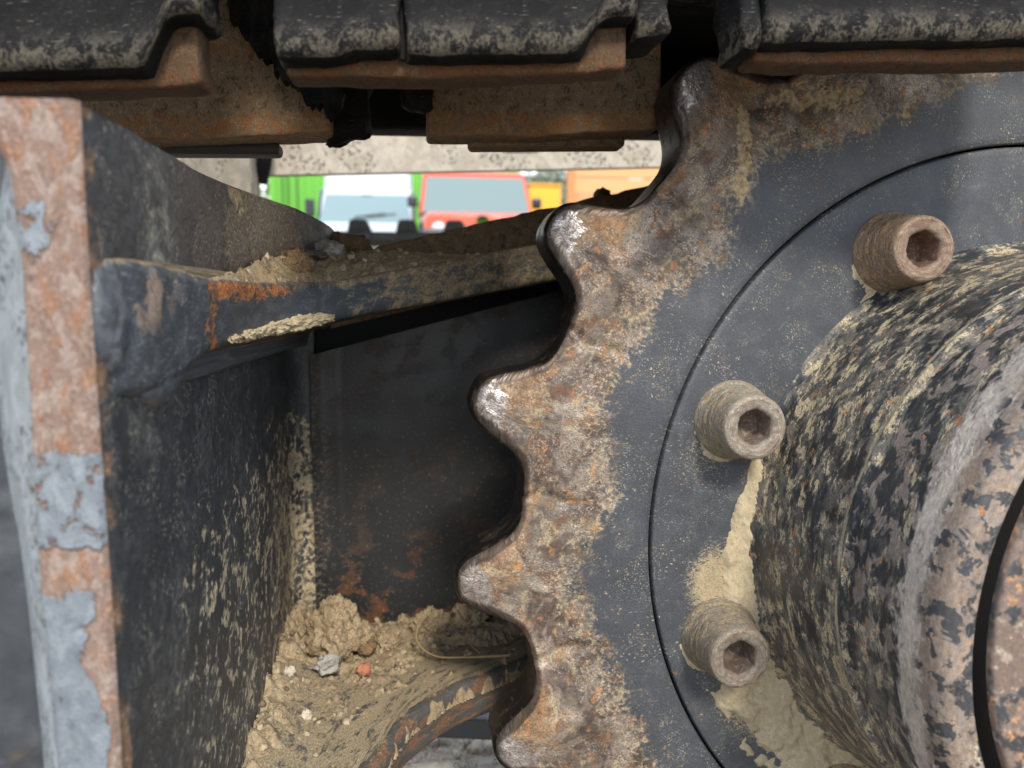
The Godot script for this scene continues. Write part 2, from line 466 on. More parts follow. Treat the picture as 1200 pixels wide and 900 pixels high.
# x: angle 90..270, y: along the profile from the disc (0) to the rim and cap (1)
func paint_hub() -> Array:
	var p := Paint.new(1792, 640, rgb(46, 49, 53), 0.3, 0.0)
	var big := p.noise(170, 90, 4, 41)
	var mid := p.noise(84, 30, 6, 42)
	var fin := p.noise(18, 8, 4, 43)
	var tiny := p.noise(4, 3, 3, 44)
	p.layer(Paint.step(big, 0.35, 0.7), fin, rgb(40, 43, 47), rgb(70, 72, 73), 0.34, 0.0, 0.0, 0.7)
	# paint gone to a grey brown primer
	p.layer(Paint.step(Paint.plus(p.noise(70, 46, 5, 45), p.field(func(x: float, y: float) -> float: return ss(0.3, 0.62, y) * 0.2 + ss(0.66, 0.72, y) * 0.16), 1.0), 0.64, 0.8), fin, rgb(116, 104, 98), rgb(168, 154, 144), 0.7, 0.1, -0.15, 0.85)
	# thin wiped mud, thick at the disc, in streaks round the drum
	var wet := p.field(func(x: float, y: float) -> float:
		return 0.05 + 0.2 * ss(0.40, 0.66, x) * ss(0.64, 0.5, y) + 0.16 * ss(0.5, 0.1, y) - 0.12 * ss(0.07, 0.02, y) + 0.2 * ss(0.08, 0.0, absf(y - 0.43)) - 0.3 * ss(0.62, 0.72, y) + 0.08 * sin(x * 23.0) * ss(0.6, 0.3, y))
	var smear := Paint.plus(Paint.plus(Paint.plus(wet, mid, 0.95), fin, 0.26), p.noise(150, 90, 4, 55), 0.35)
	for i in smear.size(): smear[i] -= 0.14
	var chip := p.noise(56, 36, 6, 57)
	var chip2 := p.noise(20, 12, 5, 58)
	var zone2 := Paint.plus(p.noise(330, 170, 4, 59), p.field(func(x: float, y: float) -> float: return 0.22 * ss(0.45, 0.7, x) + 0.12 * ss(0.3, 0.0, y) - 0.1), 1.0)
	for i in smear.size(): smear[i] += (zone2[i] - 0.5) * 0.75
	var film := Paint.step(Paint.plus(smear, p.noise(40, 30, 4, 56), 0.3), 0.68, 1.15)
	p.layer(film, chip, rgb(96, 93, 88), rgb(178, 167, 146), 0.75, 0.0, 0.04, 0.7)
	p.layer(Paint.times(Paint.step(Paint.plus(Paint.plus(chip, chip2, 0.4), tiny, 0.25), 0.84, 1.0), Paint.step(Paint.plus(smear, chip2, 0.2), 0.74, 1.0)), tiny, MUD0, rgb(216, 203, 172), 0.92, 0.0, 0.2, 0.9)
	p.layer(Paint.times(Paint.step(tiny, 0.6, 0.76), Paint.step(smear, 0.55, 0.9)), fin, rgb(150, 144, 130), rgb(210, 200, 180), 0.85, 0.0, 0.1, 0.35)
	p.layer(Paint.times(Paint.step(p.noise(60, 5, 4, 46, 1), 0.8, 0.97), Paint.step(big, 0.4, 0.7)), tiny, MUD0, rgb(220, 208, 180), 0.9, 0.0, 0.12, 0.7)
	p.layer(Paint.times(Paint.step(p.noise(14, 40, 4, 47, 1), 0.9, 0.98), Paint.step(mid, 0.4, 0.6)), tiny, rgb(150, 148, 142), rgb(196, 190, 178), 0.6, 0.0, 0.04, 0.5)
	p.layer(Paint.times(Paint.step(chip2, 0.36, 0.22), film), tiny, rgb(40, 42, 46), rgb(56, 58, 62), 0.45, 0.0, -0.15, 0.7)
	# rust spots
	p.layer(Paint.times(Paint.step(p.noise(26, 22, 4, 48), 0.72, 0.8), Paint.step(p.noise(140, 110, 3, 49), 0.45, 0.65)), tiny, rgb(136, 78, 44), rgb(198, 128, 72), 0.9, 0.0, 0.2, 0.9)
	# the ridge line and the worn rim
	var ridge := p.field(func(x: float, y: float) -> float: return ss(0.016, 0.004, absf(y - 0.432)), 8, 640)
	p.layer(Paint.times(ridge, Paint.step(mid, 0.25, 0.5)), fin, rgb(170, 158, 130), rgb(196, 186, 160), 0.85, 0.0, 0.15, 0.8)
	var rim := p.field(func(x: float, y: float) -> float: return ss(0.60, 0.70, y) * ss(0.785, 0.735, y), 8, 640)
	p.layer(Paint.step(Paint.plus(Paint.plus(rim, mid, 0.7), chip2, 0.5), 1.05, 1.5), fin, rgb(176, 164, 152), rgb(232, 224, 214), 0.45, 0.2, -0.06, 0.9)
	var lip := p.field(func(x: float, y: float) -> float: return ss(0.71, 0.75, y), 8, 640)
	p.layer(Paint.times(lip, Paint.step(p.noise(60, 50, 4, 50), 0.3, 0.5)), fin, rgb(112, 98, 88), rgb(160, 144, 128), 0.75, 0.1, 0.05, 0.85)
	p.layer(Paint.times(lip, Paint.step(p.noise(44, 40, 5, 51), 0.55, 0.62)), fin, rgb(46, 48, 52), rgb(66, 68, 72), 0.5, 0.0, 0.15, 0.9)
	p.layer(Paint.times(lip, Paint.step(p.noise(26, 18, 5, 52), 0.7, 0.8)), tiny, rgb(150, 112, 82), rgb(186, 148, 110), 0.9, 0.0, 0.1, 0.45)
	p.tint(big, 0.25)
	p.tint(tiny, 0.25, 0.1)
	return p.done()

# x: front edge (0) to back (1); y: top (0) to bottom (1)
func paint_wall() -> Array:
	var p := Paint.new(768, 896, rgb(56, 59, 63), 0.5, 0.0)
	var big := p.noise(120, 150, 4, 61)
	var mid := p.noise(46, 40, 5, 62)
	var fin := p.noise(14, 12, 4, 63)
	var tiny := p.noise(5, 4, 3, 64)
	p.layer(Paint.step(big, 0.35, 0.7), fin, rgb(46, 49, 53), rgb(88, 90, 92), 0.6, 0.0, 0.05, 0.8)
	p.layer(Paint.times(Paint.step(p.noise(12, 30, 4, 65, 1), 0.8, 0.96), Paint.step(mid, 0.35, 0.6)), fin, rgb(92, 92, 88), rgb(150, 146, 132), 0.7, 0.0, 0.05, 0.6)
	p.layer(Paint.times(Paint.step(p.noise(26, 6, 4, 66, 1), 0.84, 0.97), Paint.step(big, 0.4, 0.65)), fin, rgb(92, 92, 88), rgb(150, 146, 132), 0.7, 0.0, 0.05, 0.45)
	# splashes on the lower wall, streaks of mud near the back, a caked patch on the upper wall
	var spl := p.field(func(x: float, y: float) -> float:
		return 0.25 * ss(0.24, 0.4, y) * ss(0.08, 0.3, x) + 0.12 * ss(0.62, 0.92, x) * ss(0.22, 0.4, y) + 0.2 * ss(0.8, 1.0, y) * ss(0.5, 0.9, x) - 0.35 * ss(0.36, 0.25, y) * ss(0.55, 0.4, x))
	p.layer(Paint.times(Paint.step(Paint.plus(big, mid, 0.6), 0.7, 1.0), p.field(func(x: float, y: float) -> float: return ss(0.3, 0.6, y))), fin, rgb(78, 80, 76), rgb(122, 120, 108), 0.75, 0.0, 0.03, 0.6)
	p.layer(Paint.step(Paint.plus(Paint.plus(spl, mid, 0.6), fin, 0.6), 0.9, 1.04), tiny, MUD0, rgb(226, 212, 182), 0.92, 0.0, 0.3, 0.85)
	p.layer(Paint.times(Paint.step(p.noise(3.5, 26, 3, 69, 1), 0.88, 0.98), Paint.step(mid, 0.35, 0.6)), tiny, rgb(104, 106, 104), rgb(160, 158, 148), 0.6, 0.0, 0.04, 0.6)
	p.layer(Paint.times(Paint.step(p.noise(12, 16, 3, 68, 1), 0.86, 0.96), Paint.step(spl, 0.12, 0.3)), tiny, rgb(140, 136, 122), rgb(206, 196, 170), 0.9, 0.0, 0.2, 0.7)
	p.layer(Paint.times(Paint.step(p.noise(16, 80, 5, 67), 0.5, 0.62), p.field(func(x: float, y: float) -> float: return ss(0.6, 0.8, x) * ss(0.25, 0.4, y) * (0.75 + 0.25 * sin(y * 40.0)))), fin, rgb(120, 108, 86), MUD1, 0.92, 0.0, 0.3, 0.8)
	var top := p.field(func(x: float, y: float) -> float:
		return ss(0.34, 0.44, x) * ss(0.72, 0.62, x) * ss(0.165, 0.12, y) * 0.8)
	p.layer(Paint.step(Paint.plus(Paint.plus(top, mid, 0.6), fin, 0.3), 0.92, 1.12), tiny, rgb(140, 122, 94), MUD1, 0.93, 0.0, 0.5, 0.95)
	p.layer(Paint.times(p.field(func(x: float, y: float) -> float: return ss(0.2, 0.1, y) * ss(0.12, 0.3, x)), Paint.step(big, 0.2, 0.5)), tiny, rgb(74, 69, 66), rgb(116, 108, 100), 0.7, 0.0, 0.1, 0.75)
	# pale run marks and rust by the front edge
	var run := p.field(func(x: float, y: float) -> float: return ss(0.05, 0.015, absf(x - 0.12 - 0.05 * sin(y * 25.0))) * ss(0.0, 0.05, y) * ss(0.3, 0.16, y))
	p.layer(Paint.times(run, Paint.step(mid, 0.3, 0.6)), fin, rgb(120, 124, 118), rgb(150, 150, 132), 0.6, 0.0, 0.05, 0.6)
	var edge := p.field(func(x: float, y: float) -> float: return ss(0.07, 0.0, x))
	p.layer(Paint.step(Paint.plus(edge, mid, 0.8), 1.15, 1.45), fin, rgb(112, 80, 60), rgb(160, 122, 88), 0.9, 0.0, 0.12, 0.8)
	p.layer(Paint.times(Paint.step(tiny, 0.58, 0.74), Paint.step(mid, 0.4, 0.65)), fin, rgb(104, 102, 96), rgb(164, 154, 132), 0.85, 0.0, 0.1, 0.7)
	p.tint(fin, 0.25, 0.25)
	p.tint(tiny, 0.3, 0.15)
	return p.done()

# x across the edge, y from its top to its foot
func paint_strip() -> Array:
	var p := Paint.new(112, 1024, rgb(126, 106, 96), 0.85, 0.05)
	var mid := p.noise(44, 46, 5, 71)
	var fin := p.noise(9, 9, 4, 72)
	var tiny := p.noise(3.5, 3.5, 3, 73)
	p.layer(Paint.step(mid, 0.35, 0.65), fin, rgb(98, 80, 72), rgb(148, 126, 114), 0.88, 0.05, 0.1, 0.9)
	p.layer(Paint.step(p.noise(40, 44, 5, 74), 0.46, 0.66), fin, rgb(134, 120, 112), rgb(168, 154, 146), 0.8, 0.1, -0.05, 0.75)
	p.layer(Paint.step(p.noise(40, 56, 5, 75), 0.62, 0.74), fin, rgb(124, 84, 60), rgb(158, 112, 82), 0.92, 0.0, 0.15, 0.6)
	p.layer(Paint.step(fin, 0.62, 0.72), tiny, rgb(150, 128, 116), rgb(182, 162, 148), 0.85, 0.0, 0.1, 0.5)
	# blue grey paint that is left, with raised broken edges
	var left := p.field(func(x: float, y: float) -> float:
		var e := 0.62 * ss(0.37, 0.39, y) * ss(0.505, 0.485, y)
		e = maxf(e, 0.8 * ss(0.52, 0.56, y) * ss(0.78, 0.5, x + 0.14 * sin(y * 33.0) - 0.1))
		return maxf(e, 0.5 * blob(x, y, 0.2, 0.14, 0.4, 0.05)))
	var paintleft := Paint.step(Paint.plus(Paint.plus(left, mid, 0.75), fin, 0.14), 0.84, 0.92)
	p.layer(Paint.step(Paint.plus(Paint.plus(left, mid, 0.75), fin, 0.14), 0.74, 0.86), tiny, rgb(96, 70, 58), rgb(128, 98, 82), 0.9, 0.0, 0.1, 0.7)
	p.layer(paintleft, mid, rgb(92, 100, 109), rgb(138, 146, 153), 0.45, 0.0, 0.5)
	p.layer(Paint.times(paintleft, Paint.step(p.noise(5, 16, 4, 76, 1), 0.84, 0.97)), fin, rgb(158, 164, 166), rgb(178, 182, 182), 0.5, 0.0, 0.0, 0.6)
	p.tint(tiny, 0.35, 0.25)
	return p.done()

# x along the flange 0..~.36 m, y: back (0), front edge (.55), lower edge (.85), under (1)
func paint_flange() -> Array:
	var p := Paint.new(1280, 256, rgb(66, 71, 77), 0.45, 0.0)
	var mid := p.noise(40, 30, 5, 81)
	var fin := p.noise(9, 9, 4, 82)
	var tiny := p.noise(3.5, 3.5, 3, 83)
	p.layer(Paint.step(mid, 0.35, 0.7), fin, rgb(54, 59, 64), rgb(108, 114, 120), 0.45, 0.0, 0.05, 0.85)
	p.layer(Paint.times(Paint.step(p.noise(60, 16, 4, 86, 1), 0.72, 0.96), p.field(func(x: float, y: float) -> float: return ss(0.3, 0.1, x))), fin, rgb(116, 120, 124), rgb(168, 166, 156), 0.5, 0.0, 0.05, 0.7)
	p.layer(Paint.times(Paint.step(p.noise(46, 40, 4, 87), 0.58, 0.66), p.field(func(x: float, y: float) -> float: return blob(x, y, 0.07, 0.62, 0.05, 0.1))), fin, rgb(120, 104, 92), rgb(156, 138, 122), 0.7, 0.1, -0.15, 0.9)
	p.layer(Paint.times(Paint.step(p.noise(14, 7, 4, 84, 1), 0.8, 0.96), Paint.step(mid, 0.4, 0.6)), fin, rgb(120, 118, 112), rgb(160, 152, 138), 0.7, 0.0, 0.1, 0.6)
	# dirt film, more of it the further along
	var film := p.field(func(x: float, y: float) -> float: return ss(0.42, 0.66, x) * 0.55 + ss(0.58, 0.5, y) * 0.7 + ss(0.8, 0.86, y) * ss(0.2, 0.28, x) * ss(0.5, 0.44, x) * 0.5)
	p.layer(Paint.step(Paint.plus(Paint.plus(film, mid, 0.6), fin, 0.3), 0.72, 1.05), fin, rgb(96, 84, 66), rgb(158, 140, 110), 0.92, 0.0, 0.25, 0.9)
	p.layer(Paint.times(Paint.step(mid, 0.62, 0.74), film), tiny, MUD0, MUD1, 0.95, 0.0, 0.3, 0.8)
	# bright rust along the upper edge and down one seam
	var rust := p.field(func(x: float, y: float) -> float:
		return maxf(ss(0.036, 0.004, absf(x - 0.205 - 0.010 * sin(y * 23.0))) * ss(0.5, 0.56, y) * 0.9, ss(0.19, 0.23, x) * ss(0.47, 0.40, x) * ss(0.5, 0.55, y) * ss(0.72, 0.58, y)), 512, 128)
	var rn := p.noise(22, 18, 5, 85)
	p.layer(Paint.step(Paint.plus(Paint.plus(Paint.plus(rust, mid, 0.5), fin, 0.5), rn, 0.8), 1.52, 1.9), tiny, rgb(118, 66, 36), rgb(210, 134, 70), 0.92, 0.0, 0.35, 0.95)
	p.layer(Paint.times(rust, Paint.step(fin, 0.6, 0.75)), tiny, rgb(84, 50, 34), rgb(110, 66, 40), 0.92, 0.0, -0.2, 0.8)
	p.tint(tiny, 0.35, 0.2)
	return p.done()

func paint_backplate() -> Array:
	var p := Paint.new(640, 512, rgb(40, 41, 43), 0.42, 0.0)
	var mid := p.noise(60, 50, 5, 91)
	var fin := p.noise(10, 10, 4, 92)
	var tiny := p.noise(3.5, 3.5, 3, 93)
	p.layer(Paint.step(mid, 0.4, 0.7), fin, rgb(34, 35, 37), rgb(54, 54, 54), 0.5, 0.0, 0.0, 0.8)
	p.layer(Paint.times(Paint.step(mid, 0.55, 0.68), p.field(func(x: float, y: float) -> float: return ss(0.5, 0.8, y) + 0.25)), fin, rgb(74, 48, 34), rgb(112, 70, 46), 0.85, 0.0, 0.1, 0.75)
	p.layer(Paint.times(Paint.step(tiny, 0.72, 0.8), Paint.step(fin, 0.5, 0.7)), fin, MUD0, MUD1, 0.9, 0.0, 0.1, 0.6)
	p.layer(Paint.step(p.noise(90, 5, 3, 94, 1), 0.94, 0.99), fin, rgb(84, 82, 78), rgb(110, 106, 98), 0.6, 0.0, 0.05, 0.4)
	p.layer(Paint.times(Paint.step(fin, 0.5, 0.7), p.field(func(x: float, y: float) -> float: return ss(0.9, 1.0, y) + 0.5 * ss(0.06, 0.0, x))), tiny, MUD0, MUD1, 0.9, 0.0, 0.2, 0.7)
	p.tint(tiny, 0.3, 0.15)
	return p.done()

func paint_rubber() -> Array:
	var p := Paint.new(640, 512, rgb(26, 26, 27), 0.75, 0.0)
	var big := p.noise(120, 80, 4, 101)
	var mid := p.noise(30, 26, 5, 102)
	var fin := p.noise(7, 7, 4, 103)
	p.layer(Paint.step(big, 0.35, 0.7), fin, rgb(22, 22, 23), rgb(42, 41, 40), 0.66, 0.0, 0.06, 0.8)
	p.layer(Paint.times(Paint.step(mid, 0.5, 0.75), Paint.step(fin, 0.4, 0.7)), fin, rgb(56, 53, 49), rgb(80, 74, 65), 0.9, 0.0, 0.05, 0.12)
	p.layer(Paint.times(Paint.step(p.noise(34, 14, 4, 104, 1), 0.86, 0.97), Paint.step(big, 0.4, 0.65)), fin, rgb(120, 112, 96), rgb(160, 148, 122), 0.9, 0.0, 0.1, 0.6)
	p.layer(Paint.step(p.noise(50, 60, 5, 105, 1), 0.93, 0.99), fin, rgb(18, 18, 18), rgb(26, 25, 24), 0.9, 0.0, -0.6, 0.8)
	p.layer(Paint.times(Paint.step(p.noise(70, 9, 4, 107, 1), 0.8, 0.97), p.field(func(x: float, y: float) -> float: return ss(0.02, 0.2, y) * ss(0.4, 0.36, y), 8, 512)), fin, rgb(118, 116, 110), rgb(160, 154, 142), 0.8, 0.0, 0.05, 0.6)
	var lipd := p.field(func(x: float, y: float) -> float: return ss(0.255, 0.32, y) * ss(0.365, 0.35, y), 8, 512)
	p.layer(Paint.times(lipd, Paint.step(Paint.plus(mid, fin, 0.5), 0.5, 0.9)), fin, rgb(84, 80, 72), rgb(140, 130, 112), 0.92, 0.0, 0.08, 0.6)
	p.tint(p.noise(3, 3, 3, 106), 0.25, 0.1)
	return p.done()

func paint_lug() -> Array:
	var p := Paint.new(768, 512, rgb(122, 104, 82), 0.88, 0.0)
	var big := p.noise(110, 80, 4, 111)
	var mid := p.noise(30, 24, 5, 112)
	var fin := p.noise(8, 7, 4, 113)
	var tiny := p.noise(3, 3, 3, 114)
	p.layer(Paint.step(big, 0.35, 0.65), mid, rgb(98, 80, 64), rgb(160, 138, 108), 0.9, 0.0, 0.1, 0.85)
	p.layer(Paint.times(Paint.step(mid, 0.55, 0.66), Paint.step(fin, 0.3, 0.6)), fin, rgb(46, 42, 40), rgb(70, 62, 56), 0.7, 0.2, -0.2, 0.85)
	p.layer(Paint.step(Paint.plus(mid, big, 0.5), 0.86, 1.0), fin, rgb(118, 84, 56), rgb(164, 122, 80), 0.9, 0.0, 0.12, 0.35)
	p.layer(Paint.times(Paint.step(Paint.plus(mid, fin, 0.4), 0.5, 0.8), p.field(func(x: float, y: float) -> float: return maxf(ss(0.225, 0.26, y) * ss(0.32, 0.31, y), ss(0.055, 0.075, y) * ss(0.1, 0.095, y)), 8, 512)), fin, rgb(126, 84, 50), rgb(182, 126, 74), 0.9, 0.0, 0.1, 0.65)
	p.layer(Paint.step(fin, 0.7, 0.82), tiny, rgb(84, 54, 38), rgb(116, 72, 46), 0.9, 0.0, 0.1, 0.7)
	p.layer(Paint.times(Paint.step(p.noise(40, 30, 5, 115), 0.55, 0.7), Paint.step(fin, 0.3, 0.6)), tiny, rgb(126, 112, 90), rgb(168, 150, 120), 0.95, 0.0, 0.2, 0.7)
	p.tint(tiny, 0.4, 0.3)
	return p.done()

func paint_soil() -> Array:
	var p := Paint.new(512, 512, rgb(156, 139, 112), 0.97, 0.0)
	var mid := p.noise(40, 40, 5, 121)
	var fin := p.noise(8, 8, 4, 122)
	var tiny := p.noise(3, 3, 3, 123)
	p.layer(Paint.step(mid, 0.3, 0.7), fin, rgb(128, 111, 87), rgb(194, 177, 146), 0.97, 0.0, 0.15, 0.9)
	p.layer(Paint.step(fin, 0.58, 0.72), tiny, rgb(96, 80, 60), rgb(128, 108, 82), 0.97, 0.0, -0.25, 0.7)
	p.layer(Paint.step(tiny, 0.66, 0.78), fin, rgb(190, 174, 144), rgb(206, 194, 168), 0.97, 0.0, 0.3, 0.7)
	p.layer(Paint.step(p.noise(120, 120, 4, 125), 0.5, 0.72), fin, rgb(108, 92, 72), rgb(142, 124, 98), 0.97, 0.0, 0.0, 0.6)
	p.layer(Paint.step(p.noise(70, 70, 4, 124, 1), 0.95, 0.99), fin, rgb(80, 66, 50), rgb(96, 78, 58), 0.97, 0.0, -0.5, 0.7)
	p.tint(tiny, 0.35, 0.35)
	return p.done()

# x round the bolt; y up its side (0..0.5), over the face (0.5..0.72), down the socket
func paint_bolt() -> Array:
	var p := Paint.new(512, 320, rgb(150, 141, 128), 0.7, 0.15)
	var mid := p.noise(40, 14, 5, 131)
	var fin := p.noise(9, 6, 4, 132)
	var tiny := p.noise(3.5, 3, 3, 133)
	p.layer(Paint.step(mid, 0.35, 0.65), fin, rgb(106, 97, 89), rgb(186, 176, 160), 0.7, 0.2, 0.06, 0.9)
	p.layer(Paint.step(p.noise(120, 5, 4, 134, 1), 0.7, 0.92), tiny, rgb(80, 72, 66), rgb(112, 102, 90), 0.8, 0.1, -0.15, 0.6)
	p.layer(Paint.times(Paint.step(Paint.plus(mid, fin, 0.4), 0.62, 0.86), p.field(func(x: float, y: float) -> float: return ss(0.56, 0.2, y))), fin, MUD0, MUD1, 0.95, 0.0, 0.25, 0.9)
	p.layer(Paint.step(p.noise(16, 12, 4, 135), 0.6, 0.72), tiny, rgb(168, 160, 150), rgb(198, 190, 178), 0.55, 0.4, 0.05, 0.6)
	p.layer(Paint.step(Paint.plus(p.noise(60, 26, 4, 136), p.field(func(x: float, y: float) -> float: return 0.16 * ss(0.48, 0.53, y) * ss(0.76, 0.7, y)), 1.0), 0.62, 0.84), fin, rgb(104, 82, 68), rgb(144, 118, 98), 0.85, 0.05, 0.06, 0.5)
	p.layer(Paint.times(p.field(func(x: float, y: float) -> float: return ss(0.72, 0.78, y)), Paint.step(mid, 0.2, 0.5)), fin, rgb(92, 74, 64), rgb(130, 108, 94), 0.8, 0.1, 0.0, 0.8)
	p.layer(Paint.times(p.field(func(x: float, y: float) -> float: return ss(0.03, 0.008, absf(y - 0.5 - 0.01 * sin(x * 40.0)))), Paint.step(mid, 0.3, 0.6)), tiny, MUD1, rgb(214, 202, 172), 0.9, 0.0, 0.1, 0.8)
	p.tint(tiny, 0.35, 0.25)
	return p.done()

func paint_beam() -> Array:
	var p := Paint.new(512, 256, rgb(204, 198, 186), 0.95, 0.0)
	var mid := p.noise(40, 20, 5, 141)
	var fin := p.noise(8, 5, 4, 142)
	p.layer(Paint.step(mid, 0.35, 0.65), fin, rgb(216, 211, 200), rgb(238, 233, 224), 0.95, 0.0, 0.1, 0.9)
	p.layer(Paint.times(Paint.step(fin, 0.56, 0.68), Paint.step(p.noise(120, 60, 3, 143), 0.35, 0.6)), fin, rgb(86, 82, 78), rgb(110, 104, 98), 0.8, 0.0, -0.2, 0.85)
	p.layer(Paint.step(p.noise(160, 8, 3, 144, 1), 0.9, 0.99), fin, rgb(120, 112, 102), rgb(134, 126, 114), 0.9, 0.0, 0.1, 0.6)
	return p.done()

# dirty top of the lower flange: x along, y from the back (0) over the front edge (.7) to below (1)
func paint_lower() -> Array:
	var p := Paint.new(768, 512, rgb(78, 77, 75), 0.6, 0.0)
	var mid := p.noise(46, 30, 5, 151)
	var fin := p.noise(9, 8, 4, 152)
	var tiny := p.noise(3.5, 3.5, 3, 153)
	p.layer(Paint.step(mid, 0.35, 0.65), fin, rgb(64, 65, 67), rgb(112, 107, 98), 0.65, 0.0, 0.05, 0.8)
	p.layer(Paint.times(Paint.step(mid, 0.5, 0.62), p.field(func(x: float, y: float) -> float: return ss(0.55, 0.7, y))), fin, rgb(98, 66, 46), rgb(142, 104, 74), 0.88, 0.05, 0.1, 0.8)
	p.layer(Paint.step(Paint.plus(Paint.plus(p.field(func(x: float, y: float) -> float: return 0.5 * ss(0.71, 0.6, y)), mid, 0.6), fin, 0.4), 0.72, 1.02), tiny, rgb(138, 122, 96), rgb(184, 168, 136), 0.96, 0.0, 0.3, 0.9)
	p.layer(Paint.times(Paint.step(p.noise(30, 8, 4, 154, 1), 0.8, 0.95), p.field(func(x: float, y: float) -> float: return ss(0.6, 0.7, y))), fin, rgb(150, 134, 112), rgb(180, 164, 138), 0.8, 0.0, 0.1, 0.6)
	p.tint(tiny, 0.35, 0.25)
	return p.done()

func paint_cap() -> Array:
	var p := Paint.new(384, 384, rgb(116, 100, 90), 0.7, 0.1)
	var mid := p.noise(50, 50, 5, 171)
	var fin := p.noise(8, 8, 4, 172)
	var tiny := p.noise(3, 3, 3, 173)
	p.layer(Paint.step(mid, 0.35, 0.65), fin, rgb(98, 84, 78), rgb(150, 132, 120), 0.75, 0.1, 0.05, 0.9)
	p.layer(Paint.step(p.noise(22, 22, 5, 174), 0.54, 0.63), fin, rgb(44, 47, 52), rgb(66, 69, 74), 0.5, 0.0, 0.15, 0.9)
	p.layer(Paint.step(fin, 0.66, 0.76), tiny, rgb(166, 152, 138), rgb(196, 184, 168), 0.7, 0.1, 0.1, 0.7)
	p.layer(Paint.times(Paint.step(fin, 0.6, 0.72), Paint.step(mid, 0.58, 0.7)), tiny, rgb(150, 102, 66), rgb(190, 138, 92), 0.9, 0.0, 0.1, 0.7)
	p.tint(tiny, 0.35, 0.15)
	return p.done()

func paint_weld() -> Array:
	var p := Paint.new(384, 384, rgb(78, 83, 90), 0.42, 0.0)
	var mid := p.noise(60, 50, 5, 191)
	var fin := p.noise(12, 10, 4, 192)
	p.layer(Paint.step(mid, 0.3, 0.7), fin, rgb(58, 62, 68), rgb(112, 117, 122), 0.45, 0.0, 0.05, 0.9)
	p.layer(Paint.times(Paint.step(p.noise(50, 14, 4, 193, 1), 0.78, 0.96), Paint.step(mid, 0.35, 0.6)), fin, rgb(120, 124, 128), rgb(170, 166, 154), 0.55, 0.0, 0.06, 0.75)
	p.layer(Paint.step(p.noise(40, 36, 4, 194), 0.72, 0.8), fin, rgb(108, 88, 72), rgb(150, 120, 90), 0.8, 0.0, 0.08, 0.7)
	p.tint(fin, 0.3, 0.15)
	return p.done()

func paint_mud() -> Array:
	var p := Paint.new(512, 512, rgb(176, 162, 134), 0.97, 0.0)
	var mid := p.noise(60, 60, 5, 181)
	var fin := p.noise(10, 10, 4, 182)
	var tiny := p.noise(3, 3, 3, 183)
	p.layer(Paint.step(mid, 0.3, 0.7), fin, rgb(158, 143, 114), rgb(202, 190, 162), 0.97, 0.0, 0.15, 0.9)
	p.layer(Paint.step(p.noise(110, 110, 4, 184, 1), 0.955, 0.99), fin, rgb(96, 84, 64), rgb(110, 96, 72), 0.97, 0.0, -0.5, 0.7)
	p.layer(Paint.step(tiny, 0.7, 0.8), fin, rgb(110, 98, 76), rgb(130, 116, 90), 0.97, 0.0, -0.15, 0.6)
	p.tint(tiny, 0.16, 0.2)
	return p.done()

func paint_gravel() -> Array:
	var p := Paint.new(512, 512, rgb(160, 150, 136), 0.97, 0.0)
	var cell := p.noise(16, 16, 1, 161, 2)
	var gap := p.noise(16, 16, 1, 161, 3)
	var fin := p.noise(6, 6, 4, 162)
	p.layer(Paint.step(cell, 0.0, 1.0), fin, rgb(146, 134, 118), rgb(206, 192, 172), 0.95, 0.0, 0.4, 0.9)
	p.layer(Paint.step(cell, 0.7, 0.72), fin, rgb(150, 128, 104), rgb(170, 146, 118), 0.95, 0.0, 0.1, 0.8)
	for i in gap.size(): gap[i] = 1.0 - gap[i]
	p.layer(Paint.step(gap, 0.84, 0.95), fin, rgb(76, 68, 58), rgb(92, 82, 68), 0.97, 0.0, -0.8, 0.9)
	p.tint(fin, 0.3, 0.2)
	return p.done()

func painted(what: String, relief: float, tri := 0.0) -> ORMMaterial3D:
	var pair: Array = RES[JOBS.find(what)]
	var m := ORMMaterial3D.new()
	m.resource_name = what
	m.albedo_texture = ImageTexture.create_from_image(pair[0])
	var orm := ImageTexture.create_from_image(pair[1])
	m.orm_texture = orm
	m.heightmap_enabled = true
	m.heightmap_texture = orm
	m.heightmap_scale = relief
	if tri > 0.0:
		m.uv1_triplanar = true
		m.uv1_scale = Vector3.ONE * tri
		m.uv1_triplanar_sharpness = 4.0
	return m

func plain(c: Color, rough := 0.6, metal := 0.0) -> StandardMaterial3D:
	var m := StandardMaterial3D.new()
	m.albedo_color = c
	m.roughness = rough
	m.metallic = metal
	return m

func glass(c: Color, a: float) -> StandardMaterial3D:
	var m := plain(Color(c.r, c.g, c.b, a), 0.05)
	m.transparency = BaseMaterial3D.TRANSPARENCY_ALPHA
	return m

